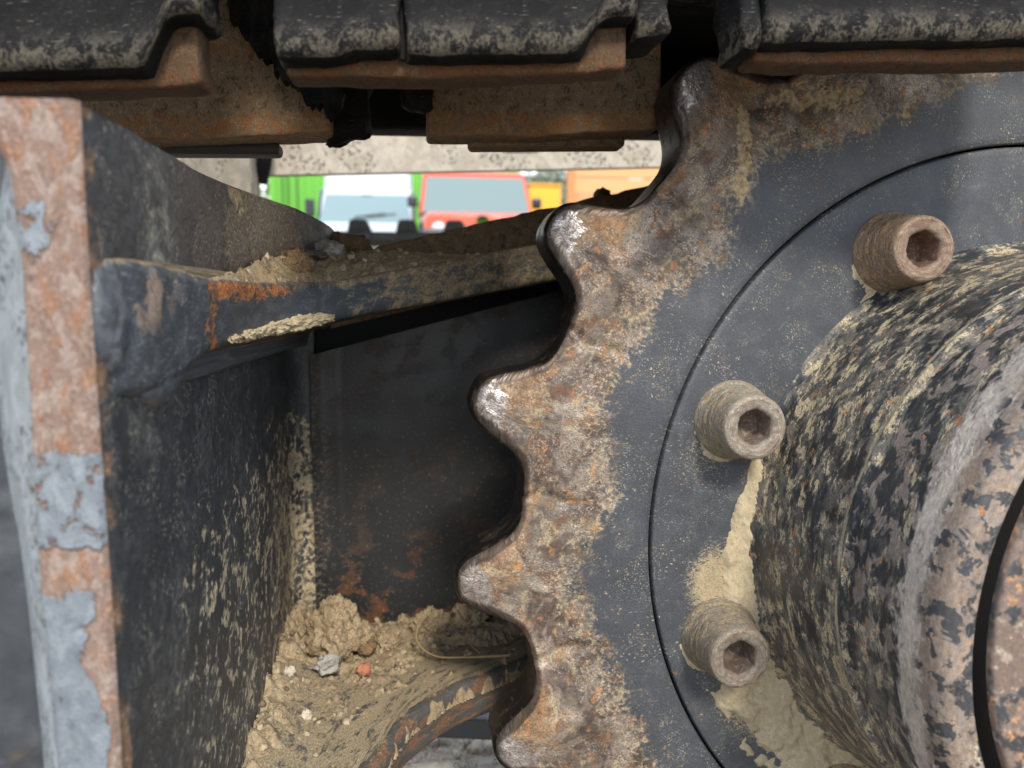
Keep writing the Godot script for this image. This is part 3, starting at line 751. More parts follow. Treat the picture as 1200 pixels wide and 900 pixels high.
# ------------------------------------------------------------------ the scene
func _ready() -> void:
	var cam := Camera3D.new()
	cam.name = "camera"
	cam.position = Vector3(0, 0, 0.33)
	cam.rotation = Vector3(deg_to_rad(-5.478), deg_to_rad(-7.179), 0)
	cam.near = 0.01
	cam.far = 400.0
	var lens := CameraAttributesPhysical.new()
	lens.frustum_focal_length = 24.0
	lens.exposure_aperture = 10.5
	lens.frustum_focus_distance = 0.32
	lens.frustum_near = 0.01
	lens.frustum_far = 400.0
	cam.attributes = lens
	cam.fov = 53.13
	add_child(cam)
	cam.current = true

	var we := WorldEnvironment.new()
	we.name = "world_environment"
	var env := Environment.new()
	env.background_mode = Environment.BG_SKY
	var sk := ProceduralSkyMaterial.new()
	sk.sky_top_color = Color(0.80, 0.86, 0.94)
	sk.sky_horizon_color = Color(0.95, 0.96, 0.97)
	sk.sky_curve = 0.25
	sk.ground_bottom_color = Color(0.42, 0.40, 0.37)
	sk.ground_horizon_color = Color(0.6, 0.58, 0.55)
	sk.sun_angle_max = 5.0
	var sky := Sky.new()
	sky.sky_material = sk
	env.sky = sky
	env.tonemap_mode = Environment.TONE_MAPPER_LINEAR
	env.tonemap_exposure = 2.35
	env.background_energy_multiplier = 1.0
	env.sdfgi_enabled = true
	env.ssao_enabled = true
	env.ssil_enabled = true
	we.environment = env
	add_child(we)

	var sun := DirectionalLight3D.new()
	sun.name = "sun"
	sun.light_energy = 0.5
	sun.light_color = Color(1.0, 0.96, 0.9)
	sun.light_angular_distance = 10.0
	sun.shadow_enabled = true
	add_child(sun)
	sun.look_at_from_position(Vector3(0.12, 0.62, 0.78), Vector3.ZERO)

	RNG.seed = 7
	NA.seed = 3
	NA.frequency = 0.02
	NA.fractal_octaves = 3
	NB.seed = 9
	NB.frequency = 0.02
	NB.fractal_octaves = 2
	RES.resize(JOBS.size())
	var work := WorkerThreadPool.add_group_task(paint_job, JOBS.size(), 4, true)
	WorkerThreadPool.wait_for_group_task_completion(work)

	MAT.sprocket = painted("sprocket", 0.1)
	MAT.flank = painted("flank", 0.05)
	MAT.hub = painted("hub", 0.09)
	MAT.wall = painted("wall", 0.08)
	MAT.strip = painted("strip", 0.1)
	MAT.flange = painted("flange", 0.12)
	MAT.backplate = painted("backplate", 0.06)
	MAT.rubber = painted("rubber", 0.14)
	MAT.rubber.metallic_specular = 0.22
	MAT.lug = painted("lug", 0.12)
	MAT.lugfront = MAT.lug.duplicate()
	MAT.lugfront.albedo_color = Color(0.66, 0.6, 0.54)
	MAT.soil = painted("soil", 0.14, 4.6)
	MAT.bolt = painted("bolt", 0.06)
	MAT.beam = painted("beam", 0.15)
	MAT.lower = painted("lower", 0.12)
	MAT.weld = painted("weld", 0.12, 6.0)
	MAT.cap = painted("cap", 0.1, 3.6)
	MAT.mud = painted("mud", 0.14, 4.8)
	MAT.gravel = painted("gravel", 0.5, 7.0)
	MAT.gravel.uv1_world_triplanar = true
	MAT.steel = plain(rgb(60, 58, 56), 0.6, 0.3)
	MAT.darkpaint = plain(rgb(48, 50, 52), 0.6)

	ground()
	background()
	chassis()
	far_track()
	track_frame()
	sprocket()
	crawler()
	loose()

# ------------------------------------------------------------------ ground
func ground_y(x: float, z: float) -> float:
	return -0.47 + 1.05 * ss(-3.5, -12.0, z) + 0.01 * NA.get_noise_2d(x * 30.0, z * 30.0)

func ground() -> void:
	var s := Shape.new()
	var zs := []
	for k in 70: zs.append(6.0 - 0.2 * k if k < 45 else -3.0 - 0.55 * (k - 45) - 0.42 * pow(k - 45, 2.0) * (1.0 if k < 68 else 1.6))
	var xs := []
	for k in 61:
		var t := (k - 30) / 30.0
		xs.append(6.0 * t + 240.0 * pow(t, 5.0))
	var pts := PackedVector3Array()
	var uvs := PackedVector2Array()
	zs.reverse()
	zs.append(30.0); zs.append(200.0)
	for z in zs:
		for x in xs:
			pts.append(Vector3(x, ground_y(x, z), z))
			uvs.append(Vector2(x, z))
	s.grid(zs.size(), xs.size(), pts, uvs, false)
	tag(put("ground", s.mesh(), MAT.gravel), "", "", "", "structure")
	var mm := MultiMesh.new()
	mm.transform_format = MultiMesh.TRANSFORM_3D
	mm.mesh = lump(Vector3(0.016, 0.011, 0.014), 5, 5, 0.4)
	mm.instance_count = 900
	for i in mm.instance_count:
		var x := RNG.randf_range(-0.35, 0.55)
		var z := RNG.randf_range(-1.15, -0.25)
		var b := Basis.from_euler(Vector3(RNG.randf() * 6, RNG.randf() * 6, RNG.randf() * 6)).scaled(Vector3.ONE * RNG.randf_range(0.4, 1.5))
		mm.set_instance_transform(i, Transform3D(b, Vector3(x, ground_y(x, z) + 0.003, z)))
	var o := MultiMeshInstance3D.new()
	o.name = "gravel"
	o.multimesh = mm
	var st := plain(rgb(150, 140, 128), 0.95)
	o.material_override = st
	add_child(o)
	tag(o, "pale gravel scattered on the ground below the track frame", "gravel", "", "stuff")

# ------------------------------------------------------------------ the sprocket, its hub and bolts
func sprocket() -> void:
	var root := base("drive_sprocket", Vector3(HUB.x, HUB.y, 0))
	tag(root, "toothed steel drive sprocket with rusty worn teeth, blue-black disc and muddy hub", "sprocket")
	var cols := 1121
	var T := 0.030
	var pts := PackedVector3Array()
	var uvs := PackedVector2Array()
	var outer := []
	for c in cols:
		var deg := 90.0 + 360.0 * (c % 1120) / 1120.0
		outer.append(Vector2.from_angle(deg_to_rad(deg)) * (tooth_r(deg) + 0.0006 * NA.get_noise_2d(deg * 12.0, 7.0)))
	for pass_ in 2:
		var sm := outer.duplicate()
		for c in 1120: sm[c] = outer[c] * 0.5 + (outer[(c + 1) % 1120] + outer[(c + 1119) % 1120]) * 0.25
		sm[1120] = sm[0]
		outer = sm
	var nrm := []
	for c in cols:
		var d: Vector2 = outer[(c % 1120 + 1) % 1120] - outer[(c % 1120 + 1119) % 1120]
		nrm.append(Vector2(d.y, -d.x).normalized())
	var rows := 0
	var r_in := 0.1826
	var split_row := 0
	# front face, then its rounded edge, the flank, the back edge and the back face
	var kinds := []
	for k in 3: kinds.append(["lip", k / 2.0])
	for k in 30: kinds.append(["face", (k + 1) / 30.0])
	for k in 7: kinds.append(["front", (k + 1) / 7.0])
	for k in 4: kinds.append(["side", (k + 1) / 5.0])
	for k in 5: kinds.append(["rear", k / 4.0])
	kinds.append(["back", 0.0])
	for kd in kinds:
		for c in cols:
			var cc := c % 1120
			var deg := 90.0 + 360.0 * cc / 1120.0
			var dir := Vector2.from_angle(deg_to_rad(deg))
			var R: float = outer[cc].length()
			var tipness := ss(0.244, 0.268, R)
			var t := fposmod(deg - FIRST + 9.0, 18.0) - 9.0
			var rho := lerpf(0.0030, 0.0066, tipness)
			var q: Vector2
			var z := 0.0
			var rr := 0.0
			var edge: Vector2 = outer[cc] - nrm[cc] * rho
			match kd[0]:
				"lip":
					q = dir * (r_in + 0.0006 * kd[1])
					z = -0.0022 + 0.0018 * kd[1]
				"face":
					q = (dir * (r_in + 0.0012)).lerp(edge, kd[1])
				"front":
					var f: float = kd[1] * PI * 0.5
					q = edge + nrm[cc] * rho * sin(f)
					z = -rho * (1.0 - cos(f)) * 0.75
				"side":
					q = outer[cc]
					z = lerpf(-rho * 0.75, -T + 0.004, kd[1])
				"rear":
					var f2: float = kd[1] * PI * 0.5
					q = outer[cc] - nrm[cc] * 0.004 * (1.0 - cos(f2))
					z = -T + 0.004 - 0.004 * sin(f2)
				"back":
					q = dir * 0.12
					z = -T
			rr = q.length()
			if kd[0] == "face" or kd[0] == "front":
				var on := ss(0.206, 0.226, rr)
				z -= 0.0034 * ss(0.240, 0.274, rr)
				z += 0.0014 * cos(t / 9.0 * PI) * on
				z -= 0.0022 * exp(-pow((absf(t) - 9.0 + 0.35 * sin(rr * 260.0 + floor((deg - FIRST) / 18.0 + 0.5) * 2.1)) * 0.0042 * 1000.0 / 1.9, 2.0)) * on
				z += (0.0009 * NA.get_noise_3d(q.x * 2600.0, q.y * 2600.0, 3.0) + 0.0006 * NB.get_noise_3d(q.x * 7000.0, q.y * 7000.0, 9.0)) * on
			pts.append(Vector3(q.x, q.y, z))
			var vv := (0.29 - rr) / 0.165
			if kd[0] == "front": vv = (0.29 - edge.length() - rho * kd[1] * 1.4) / 0.165
			if kd[0] == "side" or kd[0] == "rear" or kd[0] == "back": vv = z * 16.0
			uvs.append(Vector2(2.0 * c / 1120.0, vv))
		rows += 1
	for i in kinds.size():
		if kinds[i][0] == "front" and kinds[i][1] < 0.6: split_row = i
	var m := ArrayMesh.new()
	var front := Shape.new()
	front.grid(rows, cols, pts, uvs, false, 0, split_row)
	front.mesh(m, MAT.sprocket)
	var uf := uvs.duplicate()
	for r in rows:
		for c in cols:
			uf[r * cols + c] = Vector2(12.0 * c / 1120.0, pts[r * cols + c].z * 22.0)
	var side := Shape.new()
	side.grid(rows, cols, pts, uf, false, split_row, rows - 1)
	side.mesh(m, MAT.flank)
	put("toothed_ring", m, null, root)

	# the disc inside the ring, set a hair lower
	var s := Shape.new()
	pts = PackedVector3Array(); uvs = PackedVector2Array()
	var rr_list := [0.1818, 0.1813, 0.1806, 0.178, 0.172, 0.165, 0.157, 0.149, 0.142, 0.136, 0.13]
	for i in rr_list.size():
		for c in 361:
			var a := deg_to_rad(90.0 + (c % 360))
			var r: float = rr_list[i]
			var z: float = [-0.004, -0.0016, -0.0008][i] if i < 3 else -0.0006
			pts.append(Vector3(cos(a) * r, sin(a) * r, z))
			uvs.append(Vector2(2.0 * c / 360.0, (0.29 - r) / 0.165))
	s.grid(rr_list.size(), 361, pts, uvs, true)
	put("flange_disc", s.mesh(), MAT.sprocket, root)

	# the drum
	var prof := [[0.1388, -0.001], [0.1368, 0.0006], [0.1345, 0.0026], [0.1328, 0.0062], [0.1316, 0.012], [0.1306, 0.022], [0.1298, 0.034], [0.1291, 0.046], [0.1285, 0.056], [0.1282, 0.0632], [0.1288, 0.0646], [0.1289, 0.0662], [0.1272, 0.0678], [0.1269, 0.071], [0.127, 0.082], [0.1272, 0.094], [0.1274, 0.104], [0.1276, 0.1115], [0.1274, 0.1145], [0.1267, 0.1170], [0.1256, 0.1188], [0.1242, 0.1198], [0.1228, 0.1202], [0.12, 0.1203], [0.1172, 0.1203], [0.1162, 0.1198], [0.1158, 0.1188], [0.1156, 0.108], [0.109, 0.107]]
	var hub := lathe(prof, 360, 0.0005, Vector2(2.0, 1.0), 0.155)
	var hm := put("hub_drum", hub, MAT.hub, root)
	hm.rotation.z = PI * 0.5
	var cap := lathe([[0.1086, 0.1162], [0.1084, 0.1176], [0.1079, 0.1186], [0.107, 0.119], [0.1, 0.1192], [0.08, 0.1196], [0.04, 0.12], [0.0005, 0.12]], 240, 0.0003, Vector2(2.0, 0.2), 0.13, 0.79)
	put("seal_ring", lathe([[0.1158, 0.1105], [0.112, 0.1095], [0.1092, 0.1095], [0.1088, 0.116], [0.108, 0.1166]], 240), plain(rgb(24, 22, 21), 0.85), root)
	var um := put("end_cap", cap, MAT.cap, root)
	um.rotation.z = PI * 0.5 + 0.7
	um.set_meta("label", "round end cap inside the dark ring groove of the hub")

	# socket-head bolts
	var rings := [[0.0186, -0.001], [0.0183, 0.0012], [0.0172, 0.0026], [0.0167, 0.0046], [0.0167, 0.0056], [0.0160, 0.0064], [0.0158, 0.0088], [0.0158, 0.0098], [0.0152, 0.0106], [0.0150, 0.0128], [0.0149, 0.0138], [0.0146, 0.0148], [0.0143, 0.0180], [0.0140, 0.0194], [0.0133, 0.0203], [0.0122, 0.0205]]
	var head := lathe(rings, 96, 0.0008, Vector2(1, 0.52), 0.031)
	var hs := Shape.new()
	pts = PackedVector3Array(); uvs = PackedVector2Array()
	var lev := [[0.0123, 0.0205, 0.0], [0.0108, 0.0205, 0.0], [0.0092, 0.0203, 0.6], [0.0082, 0.0197, 0.5], [0.0079, 0.0188, 0.75], [0.0077, 0.016, 0.85], [0.0075, 0.0095, 0.85], [0.006, 0.0082, 1.0], [0.0002, 0.007, 0.5]]
	for i in lev.size():
		for c in 97:
			var a := TAU * (c % 96) / 96
			var f := cos(fposmod(a, PI / 3.0) - PI / 6.0)
			var r: float = lerpf(lev[i][0], lev[i][0] * 0.9 / f, lev[i][2])
			pts.append(Vector3(cos(a) * r, sin(a) * r, lev[i][1] + 0.0007 * NA.get_noise_2d(cos(a) * r * 9000.0, sin(a) * r * 9000.0)))
			uvs.append(Vector2(c / 96.0, 0.52 + 0.48 * i / (lev.size() - 1)))
	hs.grid(lev.size(), 97, pts, uvs, true)
	var socket := hs.mesh()
	var spots := [[118.7, 0.1507], [158.8, 0.1563], [196.6, 0.1563]]
	for k in 6: spots.append([236.6 + 40.0 * k, 0.1563])
	for i in spots.size():
		var p: Vector2 = Vector2.from_angle(deg_to_rad(spots[i][0])) * spots[i][1]
		var bm: ORMMaterial3D = MAT.bolt.duplicate()
		bm.albedo_color = [Color(0.92, 0.86, 0.83), Color(0.96, 0.97, 0.98), Color(0.86, 0.86, 0.86)][i % 3]
		bm.uv1_offset = Vector3([0.1, 0.45, 0.76][i % 3], 0, 0)
		var b := put("bolt", head, bm, root, Vector3(p.x + 0.0012, p.y, 0.0))
		b.scale = [Vector3(1, 1, 1.14), Vector3(0.98, 0.98, 1.15), Vector3(0.97, 0.97, 1.2)][i % 3]
		b.rotation.z = [0.4, 2.2, 4.0][i % 3] + i * 0.35
		put("hex_socket", socket, bm, b)

	# mud dried on in the corner of disc and drum
	var ms := Shape.new()
	pts = PackedVector3Array(); uvs = PackedVector2Array()
	var keep := PackedByteArray()
	var ni := 70
	var nj := 260
	for i in ni:
		for j in nj:
			var r := 0.1315 + 0.05 * i / (ni - 1)
			var deg := 104.0 + 150.0 * j / (nj - 1)
			var a := deg_to_rad(deg)
			var q := Vector2(cos(a), sin(a)) * r
			var n1 := NA.get_noise_2d(q.x * 3000.0, q.y * 3000.0)
			var n2 := NB.get_noise_2d(q.x * 9000.0, q.y * 9000.0)
			var band := 0.0
			var wid := lerpf(0.1405, 0.1500, ss(164, 190, deg)) + 0.0025 * n1
			band = maxf(band, ss(161, 166, deg) * ss(203, 194, deg) * ss(wid, wid - 0.004, r))
			band = maxf(band, ss(200, 207, deg) * ss(244, 232, deg) * ss(0.166 + 0.012 * n1, 0.158 + 0.012 * n1, r) * (0.7 + 0.5 * ss(-0.2, 0.1, n1)))
			band = maxf(band, 0.22 * ss(0.1410 + 0.003 * n1, 0.139, r) * ss(104, 116, deg) * maxf(ss(132, 124, deg), 0.0))
			for s3 in 3:
				var bp: Vector2 = Vector2.from_angle(deg_to_rad(spots[s3][0])) * spots[s3][1]
				band = maxf(band, 0.42 * ss(0.0205 + 0.004 * n1, 0.0165, q.distance_to(bp)) * ss(0.3, -0.4, (q - bp).normalized().dot(Vector2(-0.5, 0.8)) - 0.3))
			var n4 := NB.get_noise_2d(q.x * 26000.0, q.y * 26000.0)
			var hgt := band * (0.0022 + 0.0010 * n1) + (0.0005 * n2 + 0.0006 * n4) * minf(1.0, band * 3.0) - 0.0009
			if r < 0.139: hgt += (0.139 - r) * 0.3 * minf(1.0, band * 2.0)
			if band < 0.02: hgt = -0.004
			pts.append(Vector3(q.x, q.y, maxf(hgt, -0.0028)))
			keep.append(1 if hgt > -0.0028 else 0)
			uvs.append(q)
	ms.grid(ni, nj, pts, uvs, false, 0, -1, keep)
	put("dried_mud", ms.mesh(), MAT.mud, root, Vector3.ZERO, true)

# ------------------------------------------------------------------ the track frame with its pocket
func wall_x(z: float, y: float) -> float:
	var s := (0.15 - z) / 0.30
	var lowx := -0.0712 - 0.0065 * s + 0.0016 * ss(0.03, -0.11, y) * (1.0 - s)
	return lowx + 0.034 * ss(0.3, 1.0, s) * ss(-0.01, 0.03, y)

func wall_top(z: float) -> float:
	return curve_at([-0.17, -0.158, -0.14, -0.11, -0.06, 0.0, 0.08, 0.15], [0.03, 0.0375, 0.0425, 0.0462, 0.0483, 0.0478, 0.0468, 0.0447], z)

func track_frame() -> void:
	var root := base("track_frame", Vector3(-0.08, -0.47, 0.0))
	tag(root, "black painted steel track frame with rusty front edge and open pocket beside the sprocket", "track frame")
	var off := -root.position
	# side wall
	var s := Shape.new()
	var pts := PackedVector3Array(); var uvs := PackedVector2Array()
	var nz_ := 110; var ny := 130
	for j in ny:
		var v := float(j) / (ny - 1)
		for i in nz_:
			var u := float(i) / (nz_ - 1)
			var z: float
			var x_add := 0.0
			if u < 0.9:
				z = lerpf(0.1495, -0.138, u / 0.9)
			else:
				var f := (u - 0.9) / 0.1 * PI * 0.5
				z = -0.138 - 0.016 * sin(f)
				x_add = 0.016 * (1.0 - cos(f))
			var top := wall_top(z)
			var y := lerpf(top, -0.42, v)
			var x := wall_x(z, y) + x_add
			if u < 0.02: x -= (0.02 - u) * 0.06
			x += 0.0007 * NA.get_noise_3d(0, y * 1500.0, z * 1500.0) + 0.0003 * NB.get_noise_3d(4, y * 5000.0, z * 5000.0)
			# swelling where the flange is welded on
			x += 0.003 * exp(-pow((y + 0.004) / 0.02, 2.0) - pow((z - 0.092) / 0.022, 2.0))
			pts.append(Vector3(x, y, z) + off)
			uvs.append(Vector2(u, (0.05 - y) / 0.36))
	s.grid(ny, nz_, pts, uvs, false)
	put("side_wall", s.mesh(), MAT.wall, root)
	# its upper edge
	s = Shape.new(); pts = PackedVector3Array(); uvs = PackedVector2Array()
	for k in 3:
		for i in 60:
			var z := lerpf(0.15, -0.154, i / 59.0)
			var y := wall_top(z)
			pts.append(Vector3(wall_x(z, y) - [0.0, 0.002, 0.017][k], y + [0.0, 0.0012, 0.0012][k], z) + off)
			uvs.append(Vector2(i / 59.0, 0.01 * k))
	s.grid(3, 60, pts, uvs, true)
	put("upper_edge", s.mesh(), MAT.wall, root)
	# rusty edge towards the viewer
	s = Shape.new(); pts = PackedVector3Array(); uvs = PackedVector2Array()
	for j in 150:
		var v := j / 149.0
		var y := lerpf(0.0449, -0.42, v)
		var xr := wall_x(0.15, y) + 0.0002
		var xl := curve_at([-0.42, -0.105, -0.0645, 0.0117, 0.03, 0.036], [-0.0800, -0.0834, -0.0848, -0.0846, -0.0860, -0.0868], y) - 0.004 * ss(0.028, 0.046, y)
		for i in 22:
			var u := i / 21.0
			var e := minf(u, 1.0 - u) * 21.0
			var z := 0.1505 - (0.0014 if e < 0.5 else (0.0003 if e < 1.5 else 0.0))
			z += 0.0007 * NA.get_noise_2d(u * 260.0, y * 4000.0) * minf(e, 1.0)
			pts.append(Vector3(lerpf(xl, xr, u), y, z) + off)
			uvs.append(Vector2(u, (0.045 - y) / 0.2))
	s.grid(150, 22, pts, uvs, true)
	put("front_edge", s.mesh(), MAT.strip, root).set_meta("label", "rusty front edge with patches of grey paint")
	# pale chamfer left of it and the plate beyond
	var pale := painted("beam", 0.08)
	pale.albedo_color = Color(0.60, 0.65, 0.71)
	pale.uv1_scale = Vector3(1.0, 2.0, 1.0)
	s = Shape.new(); pts = PackedVector3Array(); uvs = PackedVector2Array()
	for j in 80:
		var y := lerpf(0.0365, -0.42, j / 79.0)
		var xl := curve_at([-0.42, -0.105, -0.0645, 0.0117, 0.03, 0.036], [-0.0800, -0.0834, -0.0848, -0.0846, -0.0860, -0.0868], y) - 0.0001
		var tap := ss(0.0365, 0.012, y)
		for i in 7:
			var u := i / 6.0
			pts.append(Vector3(xl - lerpf(0.0068, 0.0105, ss(-0.07, -0.02, y)) * u * (0.3 + 0.7 * tap), y, 0.1478 - 0.0005 * u - 0.006 * u * u) + off)
			uvs.append(Vector2(u * 0.2, -y * 3.0))
	s.grid(80, 7, pts, uvs, false)
	put("chamfer", s.mesh(), pale, root).set_meta("label", "pale grey painted chamfer")
	var outerm: ORMMaterial3D = painted("weld", 0.1, 3.0)
	outerm.albedo_color = Color(0.8, 0.8, 0.8)
	put("outer_plate", rbox(Vector3(0.06, 0.47, 0.012), 0.003, 0.02, func(p: Vector3) -> Vector3: return p + Vector3(0, 0, 0.0005 * NA.get_noise_3dv(p * 1500.0)), 4.0), outerm, root, Vector3(-0.1195, -0.19, 0.135) + off)
	# upper flange: a plate whose front edge swings back behind the sprocket
	flange_plate(root, off)
	lower_plate(root, off)
	# welds
	var wl := put("weld_bead", lump(Vector3(0.015, 0.021, 0.040), 51, 40, 0.05), MAT.weld, root, Vector3(-0.0735, -0.0165, 0.106) + off)
	wl.rotation = Vector3(0.08, 0.05, 0.0)
	wl.set_meta("label", "lumpy painted weld below the wall end of the flange")
	put("weld_bead", lump(Vector3(0.011, 0.028, 0.02), 57, 34, 0.08), MAT.weld, root, Vector3(-0.0730, -0.002, 0.139) + off)
	# plate at the back of the pocket, the web above it, and the closed hollow behind
	s = Shape.new(); pts = PackedVector3Array(); uvs = PackedVector2Array()
	for j in 40:
		for i in 60:
			var u := i / 59.0
			var v := j / 39.0
			var x := lerpf(-0.064, 0.22, u)
			var top := lerpf(-0.0275, 0.029, (x + 0.064) / 0.22)
			var y := lerpf(top, -0.235, v)
			var z := -0.1535 + 0.0006 * NA.get_noise_2d(x * 900.0, y * 900.0)
			if x < -0.05: z += 0.003 * ss(-0.05, -0.054, x)
			pts.append(Vector3(x, y, z) + off)
			uvs.append(Vector2(u, v))
	s.grid(40, 60, pts, uvs, false)
	put("pocket_plate", s.mesh(), MAT.backplate, root)
	var lip := Shape.new()
	lip.flat(Vector3(-0.064, -0.0275, -0.165) + off, Vector3(-0.064, -0.0275, -0.1535) + off, Vector3(0.22, 0.0454, -0.1535) + off, Vector3(0.22, 0.0454, -0.165) + off)
	s = Shape.new(); pts = PackedVector3Array(); uvs = PackedVector2Array()
	for j in 16:
		for i in 80:
			var u := i / 79.0
			var v := j / 15.0
			var x := lerpf(-0.052, 0.30, u)
			var top := 0.0445 + 0.236 * x - 0.012 * ss(-0.02, -0.05, x) + 0.0012 * NA.get_noise_2d(x * 3000.0, 2.0)
			var y := lerpf(top, 0.001 + 0.236 * x, v)
			pts.append(Vector3(x, y, -0.1615 + 0.0008 * NA.get_noise_2d(x * 1200.0, y * 1200.0)) + off)
			uvs.append(Vector2(x * 5.0, -y * 6.0))
	s.grid(16, 80, pts, uvs, false)
	pts = PackedVector3Array(); uvs = PackedVector2Array()
	for j in 3:
		for i in 80:
			var x := lerpf(-0.052, 0.30, i / 79.0)
			var top := 0.0445 + 0.236 * x - 0.012 * ss(-0.02, -0.05, x) + 0.0012 * NA.get_noise_2d(x * 3000.0, 2.0)
			pts.append(Vector3(x, top + [0.0006, 0.0005, -0.022][j], -0.164 - [0.0, 0.01, 0.0102][j]) + off)
			uvs.append(Vector2(x * 5.0, j * 0.05))
	s.grid(3, 80, pts, uvs, false)
	put("rear_web", s.mesh(), MAT.lug, root).set_meta("label", "brown dirty web rising behind the flange")
	put("rear_web_knob", lump(Vector3(0.012, 0.009, 0.01), 21, 10, 0.2), MAT.lug, root, Vector3(0.122, 0.0745, -0.168) + off)
	put("hollow_back", box(Vector3(0.46, 0.25, 0.006)), MAT.darkpaint, root, Vector3(0.13, -0.088, -0.225) + off).rotation.z = 0.23
	put("hollow_side", box(Vector3(0.006, 0.29, 0.075)), MAT.darkpaint, root, Vector3(-0.072, -0.10, -0.192) + off)
	put("hollow_top", box(Vector3(0.40, 0.004, 0.055)), MAT.darkpaint, root, Vector3(0.13, 0.034, -0.195) + off).rotation.z = 0.23
	# bars low down behind the pocket
	var bar := put("lower_rail", rbox(Vector3(0.5, 0.016, 0.05), 0.003, 0.03, null, 6.0), plain(rgb(98, 100, 102), 0.6), root, Vector3(0.09, -0.3095, -0.225) + off)
	bar.rotation.z = -0.12
	var bar2 := put("bottom_bar", rbox(Vector3(0.6, 0.05, 0.012), 0.003, 0.03, null, 6.0), MAT.beam, root, Vector3(0.09, -0.3335, -0.17) + off)
	bar2.rotation.z = 0.01
	bar2.set_meta("label", "grey dusty bar at the foot of the frame")

func _moved(path: Array, off: Vector3) -> Array:
	var out := []
	for p in path: out.append(p + off)
	return out

const UF := [[-0.0760, 0.1475, 0.0115, -0.0170], [-0.0705, 0.1400, 0.0128, -0.0205], [-0.0672, 0.1250, 0.0128, -0.0215], [-0.0655, 0.1050, 0.0120, -0.0195], [-0.0640, 0.0840, 0.0108, -0.0145], [-0.0620, 0.0520, 0.0108, -0.0120], [-0.0585, 0.0180, 0.0112, -0.0104], [-0.0490, -0.0100, 0.0120, -0.0076], [-0.0333, -0.0310, 0.0135, -0.0044], [-0.0146, -0.0500, 0.0185, -0.0005], [0.0120, -0.0680, 0.0243, 0.0040], [0.0400, -0.0840, 0.0304, 0.0093], [0.0735, -0.1000, 0.0374, 0.0155], [0.1200, -0.1120, 0.0470, 0.0250], [0.1900, -0.1250, 0.0610, 0.0390]]

func uf_at(t: float) -> Array:
	var k := clampf(t, 0.0, 1.0) * (UF.size() - 1)
	var i := mini(int(k), UF.size() - 2)
	var f := k - i
	var out := []
	for c in 4: out.append(cubic_interpolate(UF[i][c], UF[i + 1][c], UF[maxi(i - 1, 0)][c], UF[mini(i + 2, UF.size() - 1)][c], f))
	return out

func flange_plate(root: Node3D, off: Vector3) -> void:
	var s := Shape.new()
	var pts := PackedVector3Array(); var uvs := PackedVector2Array()
	var cols := 150
	var prof := [["b", 0.0], ["b", 0.35], ["b", 0.7], ["b", 0.92], ["e", 0.0], ["e", 0.33], ["e", 0.66], ["e", 1.0], ["f", 0.2], ["f", 0.4], ["f", 0.6], ["f", 0.8], ["g", 0.0], ["g", 0.5], ["g", 1.0], ["u", 0.5], ["u", 1.0]]
	for j in prof.size():
		var along := 0.0
		var last := Vector2.ZERO
		for i in cols:
			var q := uf_at(i / float(cols - 1))
			var q2 := uf_at(i / float(cols - 1) + 0.01)
			var here := Vector2(q[0], q[1])
			if i > 0: along += here.distance_to(last)
			last = here
			var d := (Vector2(q2[0], q2[1]) - here).normalized()
			if i == cols - 1: d = Vector2(0.98, -0.18)
			var n := Vector2(-d.y, d.x)          # out of the pocket, towards the viewer
			if n.y < 0: n = -n
			var back := Vector2(q[0], -0.1575)
			var rad := 0.0032
			var inn := here - n * rad
			var p := Vector3.ZERO
			var v := 0.0
			var k: float = prof[j][1]
			match prof[j][0]:
				"b":
					var b2 := back.lerp(inn, k)
					p = Vector3(b2.x, q[2] + 0.004 * (1.0 - k), b2.y); v = 0.5 * k
				"e":
					var a := k * PI * 0.5
					var e := inn + n * rad * sin(a)
					p = Vector3(e.x, q[2] - rad * (1.0 - cos(a)), e.y); v = 0.5 + 0.06 * k
				"f":
					p = Vector3(here.x, lerpf(q[2] - rad, q[3] + rad, k), here.y); v = lerpf(0.56, 0.84, k)
				"g":
					var a := k * PI * 0.5
					var e := inn + n * rad * cos(a)
					p = Vector3(e.x, q[3] + rad * (1.0 - sin(a)), e.y); v = 0.84 + 0.04 * k
				"u":
					var b3 := inn.lerp(back, k)
					p = Vector3(b3.x, q[3], b3.y); v = 0.9 + 0.1 * k
			p += Vector3(n.x, 0.6, n.y) * (0.0010 * ss(50.0, 20.0, i) * NA.get_noise_3dv(p * 2600.0 + Vector3(9, 9, 9)) + 0.0008 * NA.get_noise_3dv(p * 1800.0) + 0.0004 * NB.get_noise_3dv(p * 5000.0))
			pts.append(p + off)
			uvs.append(Vector2(along / 0.36, v))
	s.grid(prof.size(), cols, pts, uvs, false)
	put("upper_flange", s.mesh(), MAT.flange, root)
	# crumbly mud left along its lower edge
	for i in 7:
		var t: float = [0.35, 0.385, 0.42, 0.45, 0.48, 0.51, 0.535][i]
		var q := uf_at(t)
		var q2 := uf_at(t + 0.02)
		var k: float = [0.5, 0.8, 0.75, 1.0, 1.05, 1.0, 0.8][i]
		var c := put("mud_crumb", lump(Vector3(0.019, 0.0052, 0.0062) * k, 61 + i * 3, 22, 0.42), MAT.mud, root, Vector3(q[0] + 0.0003, q[3] + 0.0024, q[1] + 0.0006) + off)
		c.rotation = Vector3(0, atan2(-(q2[1] - q[1]), q2[0] - q[0]), 0.05)

const LF := [[-0.075, 0.055], [-0.055, 0.045], [-0.036, 0.026], [-0.0195, 0.0055], [-0.0049, -0.0317], [0.0172, -0.0587], [0.0430, -0.0760], [0.0640, -0.0900], [0.11, -0.112], [0.2, -0.13]]

